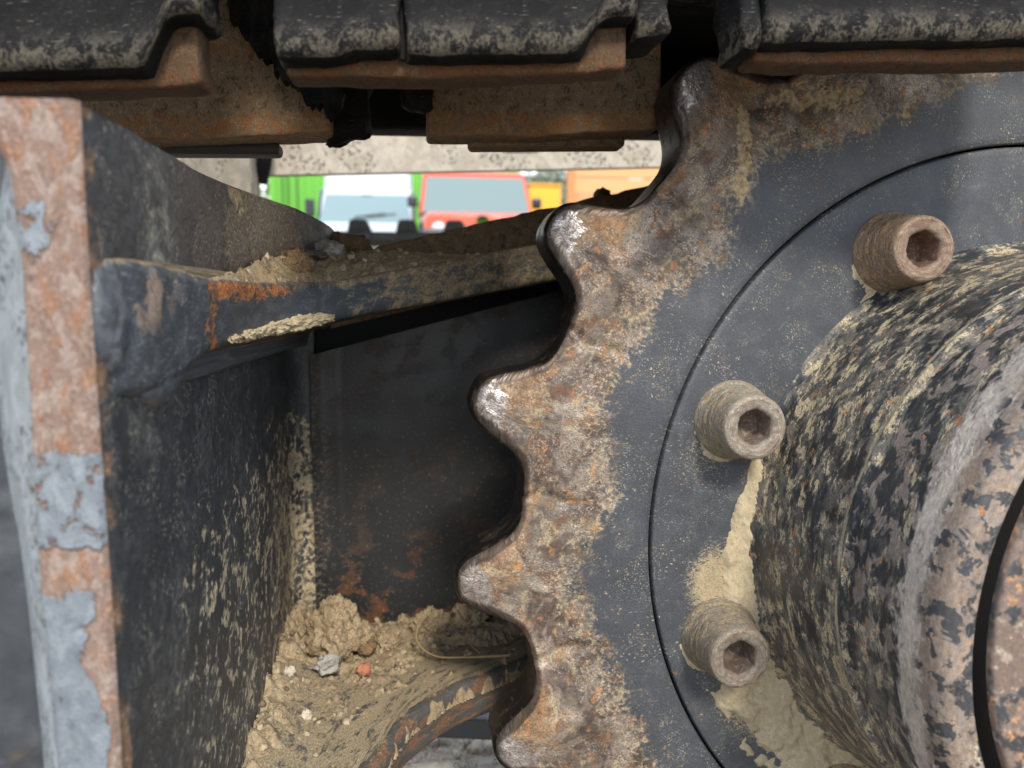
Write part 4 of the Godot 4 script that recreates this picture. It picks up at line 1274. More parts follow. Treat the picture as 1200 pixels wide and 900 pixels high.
func lf_at(t: float) -> Vector2:
	var k := clampf(t, 0.0, 1.0) * (LF.size() - 1)
	var i := mini(int(k), LF.size() - 2)
	var f := k - i
	var o := Vector2.ZERO
	for c in 2: o[c] = cubic_interpolate(LF[i][c], LF[i + 1][c], LF[maxi(i - 1, 0)][c], LF[mini(i + 2, LF.size() - 1)][c], f)
	return o

func lower_plate(root: Node3D, off: Vector3) -> void:
	var s := Shape.new()
	var pts := PackedVector3Array(); var uvs := PackedVector2Array()
	var cols := 110
	var Y := -0.2
	var prof := []
	for k in 24: prof.append(["b", k / 24.0])
	for k in 5: prof.append(["e", k / 4.0])
	for k in 4: prof.append(["f", (k + 1) / 5.0])
	for k in 4: prof.append(["g", k / 3.0])
	prof.append(["u", 1.0])
	for pr in prof:
		for i in cols:
			var t := i / float(cols - 1)
			var here := lf_at(t)
			var d := (lf_at(t + 0.01) - lf_at(t - 0.01)).normalized()
			var n := Vector2(-d.y, d.x)
			if n.y < 0: n = -n
			var back := Vector2(lerpf(here.x, -0.08 + 0.28 * t, 0.6), -0.155)
			var rad := 0.005
			var inn := here - n * rad
			var k: float = pr[1]
			var p := Vector3.ZERO
			var v := 0.0
			match pr[0]:
				"b":
					var b2 := back.lerp(inn, k)
					p = Vector3(b2.x, Y, b2.y); v = 0.66 * k
				"e":
					var a := k * PI * 0.5
					var e := inn + n * rad * sin(a)
					p = Vector3(e.x, Y - rad * (1.0 - cos(a)), e.y); v = 0.66 + 0.05 * k
				"f":
					p = Vector3(here.x, lerpf(Y - rad, Y - 0.022 + 0.003, k), here.y); v = lerpf(0.71, 0.9, k)
				"g":
					var a := k * PI * 0.5
					var e := inn + n * (rad - 0.003 + 0.003 * cos(a))
					p = Vector3(e.x, Y - 0.022 + 0.003 * (1.0 - sin(a)), e.y); v = 0.9 + 0.04 * k
				"u":
					p = Vector3(back.x, Y - 0.022, back.y); v = 1.0
			p.y += 0.0012 * NA.get_noise_3dv(p * 900.0) + 0.0005 * NB.get_noise_3dv(p * 4000.0)
			# bank of dirt rising to the wall
			if pr[0] == "b": p.y += 0.012 * ss(0.03, 0.0, p.x - wall_x(p.z, -0.2))
			pts.append(p + off)
			uvs.append(Vector2(t, v))
	s.grid(prof.size(), cols, pts, uvs, false)
	put("lower_flange", s.mesh(), MAT.lower, root)

# ------------------------------------------------------------------ loose dirt, stones and straw
func loose() -> void:
	# soil in the pocket
	var crumbs := []
	var s := Shape.new()
	var pts := PackedVector3Array(); var uvs := PackedVector2Array()
	var nu := 200; var nv := 150
	var keep := PackedByteArray()
	var mounds := [[-0.052, -0.112, 0.020, 0.020], [-0.034, -0.100, 0.012, 0.014], [-0.064, -0.120, 0.014, 0.008], [0.0, -0.135, 0.020, 0.017], [0.026, -0.138, 0.022, 0.018], [-0.02, -0.130, 0.016, 0.012], [0.05, -0.132, 0.018, 0.014], [-0.014, -0.108, 0.014, 0.007]]
	for j in nv:
		for i in nu:
			var x := lerpf(-0.081, 0.085, i / float(nu - 1))
			var z := lerpf(-0.153, 0.04, j / float(nv - 1))
			var n1 := NA.get_noise_2d(x * 2400.0, z * 2400.0)
			var n2 := NB.get_noise_2d(x * 7000.0, z * 7000.0)
			var n3 := NA.get_noise_2d(x * 16000.0, z * 16000.0)
			var rough := 0.3 + 0.7 * ss(-0.04, -0.09, z)
			var h := 0.0004 + (0.0036 * n1 + 0.0022 * n2) * rough + 0.0009 * n3
			for m in mounds:
				var d: float = Vector2(x - m[0] + 0.004 * n2, z - m[1] + 0.004 * n1).length() / m[2]
				h = maxf(h, m[3] * 0.34 * sqrt(maxf(0.0, 1.0 - d * d * 0.9)) + 0.0035 * n1 + 0.0022 * n2 + 0.001 * n3) if d < 1.05 else h
			h += 0.014 * ss(0.026, 0.0, x - wall_x(z, -0.2)) * (1.0 + 0.6 * n1)
			# thins out towards the front edge of the plate
			var lim := 1e9
			for k in 30:
				lim = minf(lim, Vector2(x, z).distance_to(lf_at(k / 29.0)))
			var inside := z < curve_at([-0.075, -0.0195, -0.0049, 0.0172, 0.043, 0.064, 0.11], [0.05, 0.0055, -0.0317, -0.0587, -0.076, -0.09, -0.112], x)
			h -= 0.0065 * ss(0.045, 0.0, lim if inside else 0.0) * (1.0 - 1.1 * n1 - 0.6 * n2)
			if not inside: h = -0.008
			keep.append(1 if h > -0.0079 else 0)
			pts.append(Vector3(x, -0.2 + maxf(h, -0.008), z))
			uvs.append(Vector2(x, z))
			if h > -0.001 and RNG.randf() < 0.09: crumbs.append(pts[-1])
	s.grid(nv, nu, pts, uvs, false, 0, -1, keep)
	tag(put("soil", s.mesh(), MAT.soil), "dry sandy soil banked up on the lower flange of the pocket", "soil", "", "stuff")
	# soil on the ledge of the upper flange
	s = Shape.new(); pts = PackedVector3Array(); uvs = PackedVector2Array()
	for j in 60:
		for i in 170:
			var t := lerpf(0.22, 0.86, i / 169.0)
			var q := uf_at(t)
			var v := j / 59.0
			var front := Vector2(q[0], q[1]) - Vector2(0.0012, 0.0022)
			var b := front.lerp(Vector2(q[0] - 0.004, -0.155), v)
			var n1 := NA.get_noise_2d(b.x * 3000.0, b.y * 3000.0)
			var n2 := NB.get_noise_2d(b.x * 9000.0, b.y * 9000.0)
			var thick := ss(0.24, 0.36, t) * ss(0.86, 0.56, t)
			var h := (0.0030 + 0.015 * ss(0.0, 0.5, v) + 0.0026 * n1 + 0.0014 * n2) * thick * ss(0.0, 0.08, v + 0.03 * n2) - 0.0012
			pts.append(Vector3(b.x, q[2] + h, b.y))
			if h > 0.0005 and RNG.randf() < 0.05: crumbs.append(pts[-1])
			uvs.append(b)
	s.grid(60, 170, pts, uvs, true)
	tag(put("soil", s.mesh(), MAT.soil), "crumbly dry soil heaped on the ledge above the pocket", "soil", "", "stuff")

	var mm := MultiMesh.new()
	mm.transform_format = MultiMesh.TRANSFORM_3D
	mm.use_colors = true
	mm.mesh = lump(Vector3(0.0024, 0.0020, 0.0022), 5, 5, 0.45)
	mm.instance_count = crumbs.size()
	for i in crumbs.size():
		var bs := Basis.from_euler(Vector3(RNG.randf() * 6, RNG.randf() * 6, RNG.randf() * 6)).scaled(Vector3.ONE * (0.2 + 1.7 * pow(RNG.randf(), 6.0)))
		mm.set_instance_transform(i, Transform3D(bs, crumbs[i] + Vector3(RNG.randf_range(-0.001, 0.001), 0.0002, RNG.randf_range(-0.001, 0.001))))
		mm.set_instance_color(i, Color(0.17, 0.12, 0.075).lerp(Color(0.48, 0.40, 0.28), RNG.randf()))
	var mo := MultiMeshInstance3D.new()
	mo.name = "soil_crumbs"
	mo.multimesh = mm
	var cm := plain(Color.WHITE, 0.97)
	cm.vertex_color_use_as_albedo = true
	mo.material_override = cm
	add_child(mo)
	tag(mo, "loose crumbs of dry earth strewn over the soil in the pocket and on the ledge", "soil", "", "stuff")

	var grey := painted("beam", 0.2)
	grey.uv1_triplanar = true
	grey.uv1_scale = Vector3.ONE * 20.0
	grey.albedo_color = Color(0.78, 0.79, 0.8)
	var brown := painted("soil", 0.2, 7.0)
	brown.albedo_color = Color(0.86, 0.8, 0.74)
	stone("stone", Vector3(-0.0455, 0.030, -0.085), Vector3(0.026, 0.012, 0.016), 3, grey, "rough pale grey stone lying at the rear of the soil ledge")
	stone("stone", Vector3(-0.056, 0.021, -0.040), Vector3(0.019, 0.014, 0.016), 8, brown, "rounded brown stone against the wall on the soil ledge")
	stone("stone", Vector3(-0.0515, 0.027, -0.070), Vector3(0.022, 0.006, 0.014), 12, plain(rgb(96, 86, 74), 0.95), "thin flat dark stone between the brown and the grey stone")
	stone("stone", Vector3(-0.040, 0.037, -0.125), Vector3(0.028, 0.014, 0.016), 31, brown, "smooth tan lump at the far end of the soil ledge")
	stone("stone", Vector3(-0.0495, -0.1925, -0.083), Vector3(0.017, 0.009, 0.012), 15, grey, "grey green angular stone below the biggest mud clump")
	stone("stone", Vector3(-0.0300, -0.1955, -0.080), Vector3(0.0075, 0.0065, 0.007), 18, plain(rgb(176, 118, 92), 0.9), "small orange pebble in front of the mud clump")
	stone("stone", Vector3(-0.0285, -0.190, -0.095), Vector3(0.012, 0.006, 0.008), 19, brown, "tan wedge of stone behind the orange pebble")
	stone("stone", Vector3(-0.0545, -0.1955, -0.035), Vector3(0.0055, 0.005, 0.005), 22, plain(rgb(200, 190, 170), 0.95), "small whitish crumb on the dusty front of the lower flange")
	stone("stone", Vector3(-0.0665, -0.186, -0.062), Vector3(0.006, 0.006, 0.005), 23, plain(rgb(190, 182, 166), 0.95), "pale crumb on the dirt bank beside the wall")
	clod(Vector3(-0.047, -0.182, -0.098), Vector3(0.027, 0.038, 0.026), 41, "largest clump of dried mud, upright, in the soil of the pocket")
	clod(Vector3(-0.034, -0.186, -0.103), Vector3(0.016, 0.016, 0.015), 43, "knob of dried mud beside the largest clump")
	clod(Vector3(0.008, -0.194, -0.130), Vector3(0.024, 0.020, 0.018), 44, "clump of dried mud behind the straw, next to the sprocket tooth")
	clod(Vector3(0.032, -0.192, -0.136), Vector3(0.022, 0.02, 0.018), 46, "shaded clump of dried mud furthest under the sprocket")
	clod(Vector3(-0.018, -0.195, -0.118), Vector3(0.022, 0.012, 0.016), 47, "low clump of dried mud in the middle of the pocket")
	clod(Vector3(-0.064, -0.193, -0.128), Vector3(0.02, 0.014, 0.018), 49, "clump of dried mud in the back corner by the wall")

	# a straw
	var path := smooth_path([Vector3(0.0085, -0.173, -0.110), Vector3(-0.0005, -0.182, -0.100), Vector3(0.0, -0.189, -0.094), Vector3(0.010, -0.194, -0.088), Vector3(0.026, -0.1935, -0.084), Vector3(0.040, -0.192, -0.080), Vector3(0.050, -0.190, -0.076)], 8)
	var rads := []
	for i in path.size(): rads.append(lerpf(0.0004, 0.0008, i / float(path.size())))
	var straw := base("straw")
	tag(straw, "thin curved dry straw lying across the soil to the sprocket", "straw")
	put("stalk", tube(path, rads, 8, 0.0003), plain(rgb(160, 138, 100), 0.8), straw)
	var twig := smooth_path([Vector3(0.030, -0.178, -0.098), Vector3(0.027, -0.186, -0.094), Vector3(0.030, -0.190, -0.090), Vector3(0.034, -0.1925, -0.086)], 6)
	var tr := []
	for i in twig.size(): tr.append(0.0004)
	put("side_stalk", tube(twig, tr, 6, 0.0002), plain(rgb(140, 116, 80), 0.8), straw)

func stone(called: String, at: Vector3, size: Vector3, seed_: int, mat: Material, label: String) -> void:
	var o := put(called, lump(size, seed_, 16, 0.3), mat, self, at)
	o.rotation.y = seed_ * 0.7
	tag(o, label, "stone", "loose stones in the dirt")

func clod(at: Vector3, size: Vector3, seed_: int, label: String) -> void:
	var o := put("mud_clump", lump(size, seed_, 48, 0.25), MAT.soil, self, at)
	o.rotation.y = seed_ * 1.3
	tag(o, label, "mud clump", "dried mud clumps in the pocket")

# ------------------------------------------------------------------ the crawler track overhead
func track_y(x: float) -> float:
	return 0.0715 + 0.056 * x

func rubber_block(root: Node3D, x0: float, x1: float, y0: float, z_face: float, depth: float, seed_: int, tear0: float, tear1: float, label := "") -> void:
	var size := Vector3(x1 - x0, 0.10, depth)
	var cx := (x0 + x1) * 0.5
	var tilt := 0.056
	var mesh := rbox(size, 0.0026, 0.003, func(p: Vector3) -> Vector3:
		var q := p + Vector3(seed_ * 3.1, 0, 0)
		var from0 := p.x + size.x * 0.5
		var from1 := size.x * 0.5 - p.x
		var low := ss(-0.02, -0.05, p.y)
		var n1 := NA.get_noise_3dv(q * 1400.0)
		var n2 := NB.get_noise_3dv(q * 5200.0)
		var out := p
		# the lower lip swells out, the torn ends lift
		out.z += (0.0034 * exp(-pow((p.y + 0.0445) / 0.005, 2.0)) - 0.003 * ss(-0.03, 0.05, p.y)) * ss(-0.2, 0.0, p.z) + 0.0003 * n1 + 0.0003 * n2
		out.y += low * (tear0 * ss(0.018, 0.010, from0 + 0.010 * n1) + tear1 * ss(0.018, 0.009, from1 + 0.010 * n1)) + low * 0.0004 * n1 + low * 0.0006 * n2
		out.x += 0.0016 * n1 * ss(0.02, 0.0, minf(from0, from1)) + 0.001 * n2
		out.y += tilt * p.x
		return out, 7.0)
	var o := put("rubber_cover", mesh, MAT.rubber, root, Vector3(cx, y0 + 0.05 + tilt * cx, z_face - depth * 0.5) - root.position)
	if label: o.set_meta("label", label)

func steel_lug(root: Node3D, x0: float, x1: float, y0: float, h: float, z_face: float, depth: float, seed_: int, called := "steel_lug") -> MeshInstance3D:
	var size := Vector3(x1 - x0, h, depth)
	var cx := (x0 + x1) * 0.5
	var mesh := rbox(size, 0.0022, 0.004, func(p: Vector3) -> Vector3:
		var q := p + Vector3(seed_ * 2.3, 0, 0)
		var n1 := NA.get_noise_3dv(q * 1500.0)
		var n2 := NB.get_noise_3dv(q * 5000.0)
		var out := p
		var low := ss(-h * 0.2, -h * 0.5, p.y)
		out.y += 0.0008 * n1 * low + 0.0004 * n2 - low * 0.0014 * cos(p.x / size.x * PI)
		out.z += 0.0006 * n1 + 0.0003 * n2
		out.y += 0.056 * p.x
		return out, 6.0)
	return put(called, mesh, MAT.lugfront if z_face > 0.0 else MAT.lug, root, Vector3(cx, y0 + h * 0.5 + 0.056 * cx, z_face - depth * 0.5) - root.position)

func crawler() -> void:
	var root := base("crawler_track", Vector3(0, 0.168, 0))
	tag(root, "worn crawler track overhead with cracked black rubber blocks on rusty steel lugs", "crawler track")
	var off := -root.position
	# belt: straight run, then round the sprocket
	var s := Shape.new()
	var pts := PackedVector3Array(); var uvs := PackedVector2Array()
	var path := []
	for k in 16: path.append(Vector2(-1.2 + 1.45 * k / 15.0, 0.170))
	for k in 24:
		var a := PI * 0.5 - PI * k / 23.0
		path.append(HUB + Vector2(cos(a), sin(a)) * 0.276)
	for k in 12: path.append(Vector2(HUB.x - 1.3 * (k + 1) / 12.0, HUB.y - 0.276))
	var sect := [Vector2(0.0, -0.215), Vector2(0.0, 0.07), Vector2(0.004, 0.082), Vector2(0.03, 0.095), Vector2(0.03, -0.22), Vector2(0.0, -0.215)]
	for w in sect:
		for i in path.size():
			var d: Vector2 = (path[mini(i + 1, path.size() - 1)] - path[maxi(i - 1, 0)]).normalized()
			var n := Vector2(-d.y, d.x)
			var q: Vector2 = path[i] + n * w.x
			pts.append(Vector3(q.x, q.y, w.y) + off)
			uvs.append(Vector2(i * 0.3, w.y * 7.0))
	s.grid(sect.size(), path.size(), pts, uvs, true)
	put("belt", s.mesh(), MAT.rubber, root)
	put("belt_edge", rbox(Vector3(1.0, 0.055, 0.03), 0.006, 0.02, null, 6.0), MAT.rubber, root, Vector3(-0.05, 0.1455, -0.205) + off).rotation.z = 0.01
	# front row
	rubber_block(root, -0.190, -0.0600, 0.0742, 0.085, 0.022, 1, 0.0, 0.015, "rubber block with a torn corner")
	rubber_block(root, -0.0405, -0.0031, 0.0765, 0.085, 0.022, 2, 0.0, 0.002)
	rubber_block(root, -0.0023, 0.0712, 0.0765, 0.085, 0.022, 3, 0.0, 0.011, "rubber block right of the vertical crack")
	rubber_block(root, 0.0716, 0.0822, 0.079, 0.080, 0.022, 4, 0.0, 0.004, "narrow ragged rubber flap")
	rubber_block(root, 0.1050, 0.1125, 0.0775, 0.083, 0.022, 5, 0.0, 0.0, "narrow ragged rubber flap")
	rubber_block(root, 0.1120, 0.2600, 0.0785, 0.085, 0.022, 6, 0.0, 0.0)
	steel_lug(root, -0.188, -0.0640, 0.0722, 0.03, 0.078, 0.015, 1)
	steel_lug(root, -0.0385, 0.0695, 0.0742, 0.03, 0.078, 0.015, 2)
	steel_lug(root, 0.1120, 0.2580, 0.0755, 0.03, 0.079, 0.015, 3)
	put("rubber_core", rbox(Vector3(0.10, 0.075, 0.03), 0.004, 0.02, null, 7.0), MAT.rubber, root, Vector3(0.016, 0.130, 0.046) + off)
	put("rubber_seam", rbox(Vector3(0.0022, 0.092, 0.002), 0.0006, 0.01, null, 7.0), plain(rgb(14, 14, 14), 0.9), root, Vector3(-0.0027, 0.1235, 0.0795) + off)
	# rear row
	steel_lug(root, -0.150, -0.0362, 0.0815, 0.10, -0.030, 0.022, 4).set_meta("label", "rusty brown lug below the torn rubber")
	steel_lug(root, 0.0065, 0.1180, 0.0800, 0.10, -0.036, 0.022, 5)
	steel_lug(root, 0.160, 0.27, 0.0765, 0.10, -0.040, 0.022, 6)
	steel_lug(root, -0.30, -0.19, 0.0785, 0.10, -0.036, 0.022, 7)
	var w1 := put("wear_plate", rbox(Vector3(0.075, 0.006, 0.014), 0.0025, 0.006, null, 7.0), MAT.steel, root, Vector3(-0.099, 0.0745, -0.052) + off)
	w1.rotation.z = 0.02
	put("wear_plate", rbox(Vector3(0.078, 0.007, 0.014), 0.0025, 0.006, null, 7.0), MAT.lug, root, Vector3(0.066, 0.0832, -0.058) + off).rotation.z = 0.03
	# torn rubber hanging between the first rear lug and the second front block
	s = Shape.new(); pts = PackedVector3Array(); uvs = PackedVector2Array()
	var a0 := [Vector2(-0.077, 0.128), Vector2(-0.072, 0.117), Vector2(-0.064, 0.110), Vector2(-0.057, 0.101), Vector2(-0.049, 0.094), Vector2(-0.042, 0.088), Vector2(-0.0345, 0.0835), Vector2(-0.0315, 0.087), Vector2(-0.029, 0.093)]
	var b0 := [Vector2(-0.060, 0.165), Vector2(-0.056, 0.160), Vector2(-0.052, 0.155), Vector2(-0.047, 0.150), Vector2(-0.040, 0.146), Vector2(-0.033, 0.142), Vector2(-0.026, 0.140), Vector2(-0.020, 0.142), Vector2(-0.014, 0.150)]
	var fine := 64
	for j in 14:
		for i in fine + 1:
			var k := i / float(fine) * (a0.size() - 1)
			var f := mini(int(k), a0.size() - 2)
			var lo: Vector2 = a0[f].lerp(a0[f + 1], k - f)
			var hi: Vector2 = b0[f].lerp(b0[f + 1], k - f)
			var rag := 0.004 * NA.get_noise_1d(i * 9.0) + 0.003 * NB.get_noise_1d(i * 31.0)
			var v := maxf(0.0, (j - 3) / 10.0)
			var q := lo.lerp(hi, v) + (lo - hi).normalized() * rag * (1.0 - v)
			var z := -0.018 + 0.004 * NA.get_noise_2d(q.x * 4000.0, q.y * 4000.0)
			if j == 0: z -= 0.008
			if j == 1: z -= 0.004
			if j == 2: z -= 0.001
			pts.append(Vector3(q.x, q.y, z) + off)
			uvs.append(q * 7.0)
	s.grid(14, fine + 1, pts, uvs, true)
	put("torn_rubber", s.mesh(), MAT.rubber, root)
	# ragged lump of rubber at the near end of the second rear lug
	put("torn_rubber", rbox(Vector3(0.014, 0.05, 0.02), 0.004, 0.002, func(p: Vector3) -> Vector3:
		return p + Vector3(0.0025 * NA.get_noise_3dv(p * 4000.0), 0.004 * NB.get_noise_3dv(p * 3000.0) * ss(0.0, -0.02, p.y), 0.002 * NA.get_noise_3dv(p * 3300.0)), 7.0), MAT.rubber, root, Vector3(0.002, 0.116, -0.034) + off)
	put("torn_rubber", rbox(Vector3(0.02, 0.05, 0.02), 0.004, 0.002, func(p: Vector3) -> Vector3:
		return p + Vector3(0.003 * NA.get_noise_3dv(p * 4200.0), 0.005 * NB.get_noise_3dv(p * 2600.0) * ss(0.0, -0.02, p.y) + p.x * 0.4, 0.002 * NA.get_noise_3dv(p * 3300.0)), 7.0), MAT.rubber, root, Vector3(-0.030, 0.106, -0.05) + off)

# ------------------------------------------------------------------ chassis beam and the other track
func chassis() -> void:
	var root := base("chassis_beam", Vector3(0.1, 0.1665, -0.60))
	tag(root, "dusty pale cross beam of the chassis with a dark slot in its lower edge", "chassis beam")
	var plate := CSGBox3D.new()
	plate.name = "front_plate"
	plate.size = Vector3(1.7, 0.26, 0.014)
	plate.material = beam_world()
	plate.position = Vector3(0, 0.13, -0.007)
	plate.rotation.z = 0.043
	root.add_child(plate, true)
	for k in 3:
		var cut: CSGShape3D
		if k == 0:
			var cb := CSGBox3D.new()
			cb.size = Vector3(0.032, 0.015, 0.1)
			cut = cb
		else:
			var cc := CSGCylinder3D.new()
			cc.radius = 0.0075
			cc.height = 0.1
			cc.sides = 24
			cc.rotation.x = PI * 0.5
			cut = cc
		cut.name = "slot"
		cut.operation = CSGShape3D.OPERATION_SUBTRACTION
		cut.position = Vector3(0.0246 + [0.0, -0.016, 0.016][k], -0.1037, 0)
		plate.add_child(cut, true)
	var under := put("bottom_plate", rbox(Vector3(1.7, 0.014, 0.23), 0.004, 0.3, null, 3.0), MAT.beam, root, Vector3(0, 0.072, -0.131))
	under.rotation.z = 0.043
	put("rear_web", rbox(Vector3(1.7, 0.18, 0.014), 0.004, 0.3, null, 3.0), MAT.beam, root, Vector3(0, 0.172, -0.24)).rotation.z = 0.043
	put("top_plate", rbox(Vector3(1.7, 0.014, 0.26), 0.004, 0.3, null, 3.0), MAT.beam, root, Vector3(0, 0.268, -0.12)).rotation.z = 0.043
	var brk := painted("beam", 0.15)
	brk.albedo_color = Color(0.62, 0.6, 0.57)
	put("bracket", rbox(Vector3(0.075, 0.15, 0.05), 0.006, 0.03, null, 4.0), brk, root, Vector3(-0.311, 0.0, 0.028))
	put("hose", tube(smooth_path([Vector3(-0.27, 0.08, 0.03), Vector3(-0.262, 0.04, 0.035), Vector3(-0.262, 0.01, 0.03), Vector3(-0.272, -0.02, 0.01)], 6), _fill(19, 0.008), 12), MAT.rubber, root)

func _fill(n: int, v: float) -> Array:
	var a := []
	a.resize(n)
	a.fill(v)
	return a

func beam_world() -> ORMMaterial3D:
	var m := painted("beam", 0.15, 3.0)
	m.albedo_color = Color(0.80, 0.78, 0.75)
	return m

func far_track() -> void:
	var root := base("far_crawler_track", Vector3(0, -0.45, -2.7))
	tag(root, "dark crawler track on the far side with tread bars along its top", "crawler track")
	var s := Shape.new()
	var pts := PackedVector3Array(); var uvs := PackedVector2Array()
	var path := []
	for k in 20: path.append(Vector2(-1.3 + 2.6 * k / 19.0, 0.735))
	for k in 14:
		var a := PI * 0.5 - PI * (k + 1) / 15.0
		path.append(Vector2(1.3, 0.375) + Vector2(cos(a), sin(a)) * 0.36)
	for k in 20: path.append(Vector2(1.3 - 2.6 * k / 19.0, 0.015))
	for k in 15:
		var a := -PI * 0.5 - PI * (k + 1) / 15.0
		path.append(Vector2(-1.3, 0.375) + Vector2(cos(a), sin(a)) * 0.36)
	path[-1] = path[0]
	for w in [Vector2(-0.03, 0.16), Vector2(0, 0.16), Vector2(0, -0.16), Vector2(-0.03, -0.16), Vector2(-0.03, 0.16)]:
		for i in path.size():
			var d: Vector2 = (path[(i + 1) % (path.size() - 1)] - path[(i + path.size() - 2) % (path.size() - 1)]).normalized()
			var q: Vector2 = path[i] + Vector2(-d.y, d.x) * w.x
			pts.append(Vector3(q.x, q.y, w.y))
			uvs.append(Vector2(i * 0.4, w.y * 5.0))
	s.grid(5, path.size(), pts, uvs, true)
	put("belt", s.mesh(), MAT.rubber, root)
	var bar := rbox(Vector3(0.075, 0.055, 0.31), 0.016, 0.05, func(p: Vector3) -> Vector3: return Vector3(p.x * (1.0 - 6.0 * p.y), p.y, p.z), 4.0)
	for k in 15:
		put("tread_bar", bar, MAT.rubber, root, Vector3(-1.25 + 0.175 * k, 0.755, 0.0))
	put("frame_rail", rbox(Vector3(2.2, 0.3, 0.2), 0.02, 0.4, null, 2.0), MAT.beam, root, Vector3(0, 0.3, 0))
	for k in 2:
		var wheel := lathe([[0.001, 0.11], [0.1, 0.11], [0.2, 0.1], [0.27, 0.08], [0.27, -0.08], [0.2, -0.1], [0.001, -0.11]], 40, 0.0, Vector2(4, 4))
		put("wheel", wheel, MAT.steel, root, Vector3(-1.28 + 2.56 * k, 0.375, 0))

# ------------------------------------------------------------------ the yard behind
func car_frame(called: String, at: Vector3, turn: float, label: String, category: String) -> Node3D:
	var o := base(called, at)
	o.rotation.y = turn
	tag(o, label, category)
	return o

# body from cross sections: [z, half width low, half width high, y low, y high]
func loft(secs: Array, round_: float) -> ArrayMesh:
	var s := Shape.new()
	var pts := PackedVector3Array(); var uvs := PackedVector2Array()
	var n := 0
	for i in secs.size():
		var q: Array = secs[i]
		var ring := []
		var corners := [Vector2(-q[1], q[3]), Vector2(q[1], q[3]), Vector2(q[2], q[4]), Vector2(-q[2], q[4])]
		for c in 4:
			var p: Vector2 = corners[c]
			var a: Vector2 = (corners[(c + 3) % 4] - p)
			var b: Vector2 = (corners[(c + 1) % 4] - p)
			var ra := minf(round_, a.length() * 0.45)
			var rb := minf(round_, b.length() * 0.45)
			for k in 5:
				var t := k / 4.0
				ring.append((p + a.normalized() * ra * (1 - t)).lerp(p + b.normalized() * rb * t, t) * 0.6 + 0.4 * ((p + a.normalized() * ra).lerp(p, t).lerp(p.lerp(p + b.normalized() * rb, t), t)))
		ring.append(ring[0])
		n = ring.size()
		for p in ring:
			pts.append(Vector3(p.x, p.y, q[0]))
			uvs.append(Vector2(p.x, p.y))
	s.grid(secs.size(), n, pts, uvs, true)
	return s.mesh()

func wheels(o: Node3D, r: float, track: float, zs: Array) -> void:
	var tyre := lathe([[r * 0.55, 0.11], [r * 0.9, 0.11], [r, 0.07], [r, -0.07], [r * 0.9, -0.11], [r * 0.55, -0.11]], 36)
	var rim := lathe([[0.002, 0.08], [r * 0.3, 0.08], [r * 0.5, 0.06], [r * 0.58, 0.1], [r * 0.58, -0.1]], 30)
	for sx in [-1, 1]:
		for z in zs:
			var w := put("wheel", tyre, plain(rgb(34, 34, 35), 0.85), o, Vector3(sx * track, r, z))
			w.rotation.y = PI * 0.5 * sx
			put("rim", rim, plain(rgb(150, 152, 155), 0.4, 0.7), w)

func pane(o: Node3D, called: String, c: Array, mat: Material, thick := 0.012) -> MeshInstance3D:
	var s := Shape.new()
	var n: Vector3 = (c[1] - c[0]).cross(c[3] - c[0]).normalized() * thick
	s.flat(c[0] + n, c[1] + n, c[2] + n, c[3] + n)
	s.flat(c[1], c[0], c[3], c[2])
	for k in 4: s.flat(c[k], c[(k + 1) % 4], c[(k + 1) % 4] + n, c[k] + n)
	return put(called, s.mesh(), mat, o)

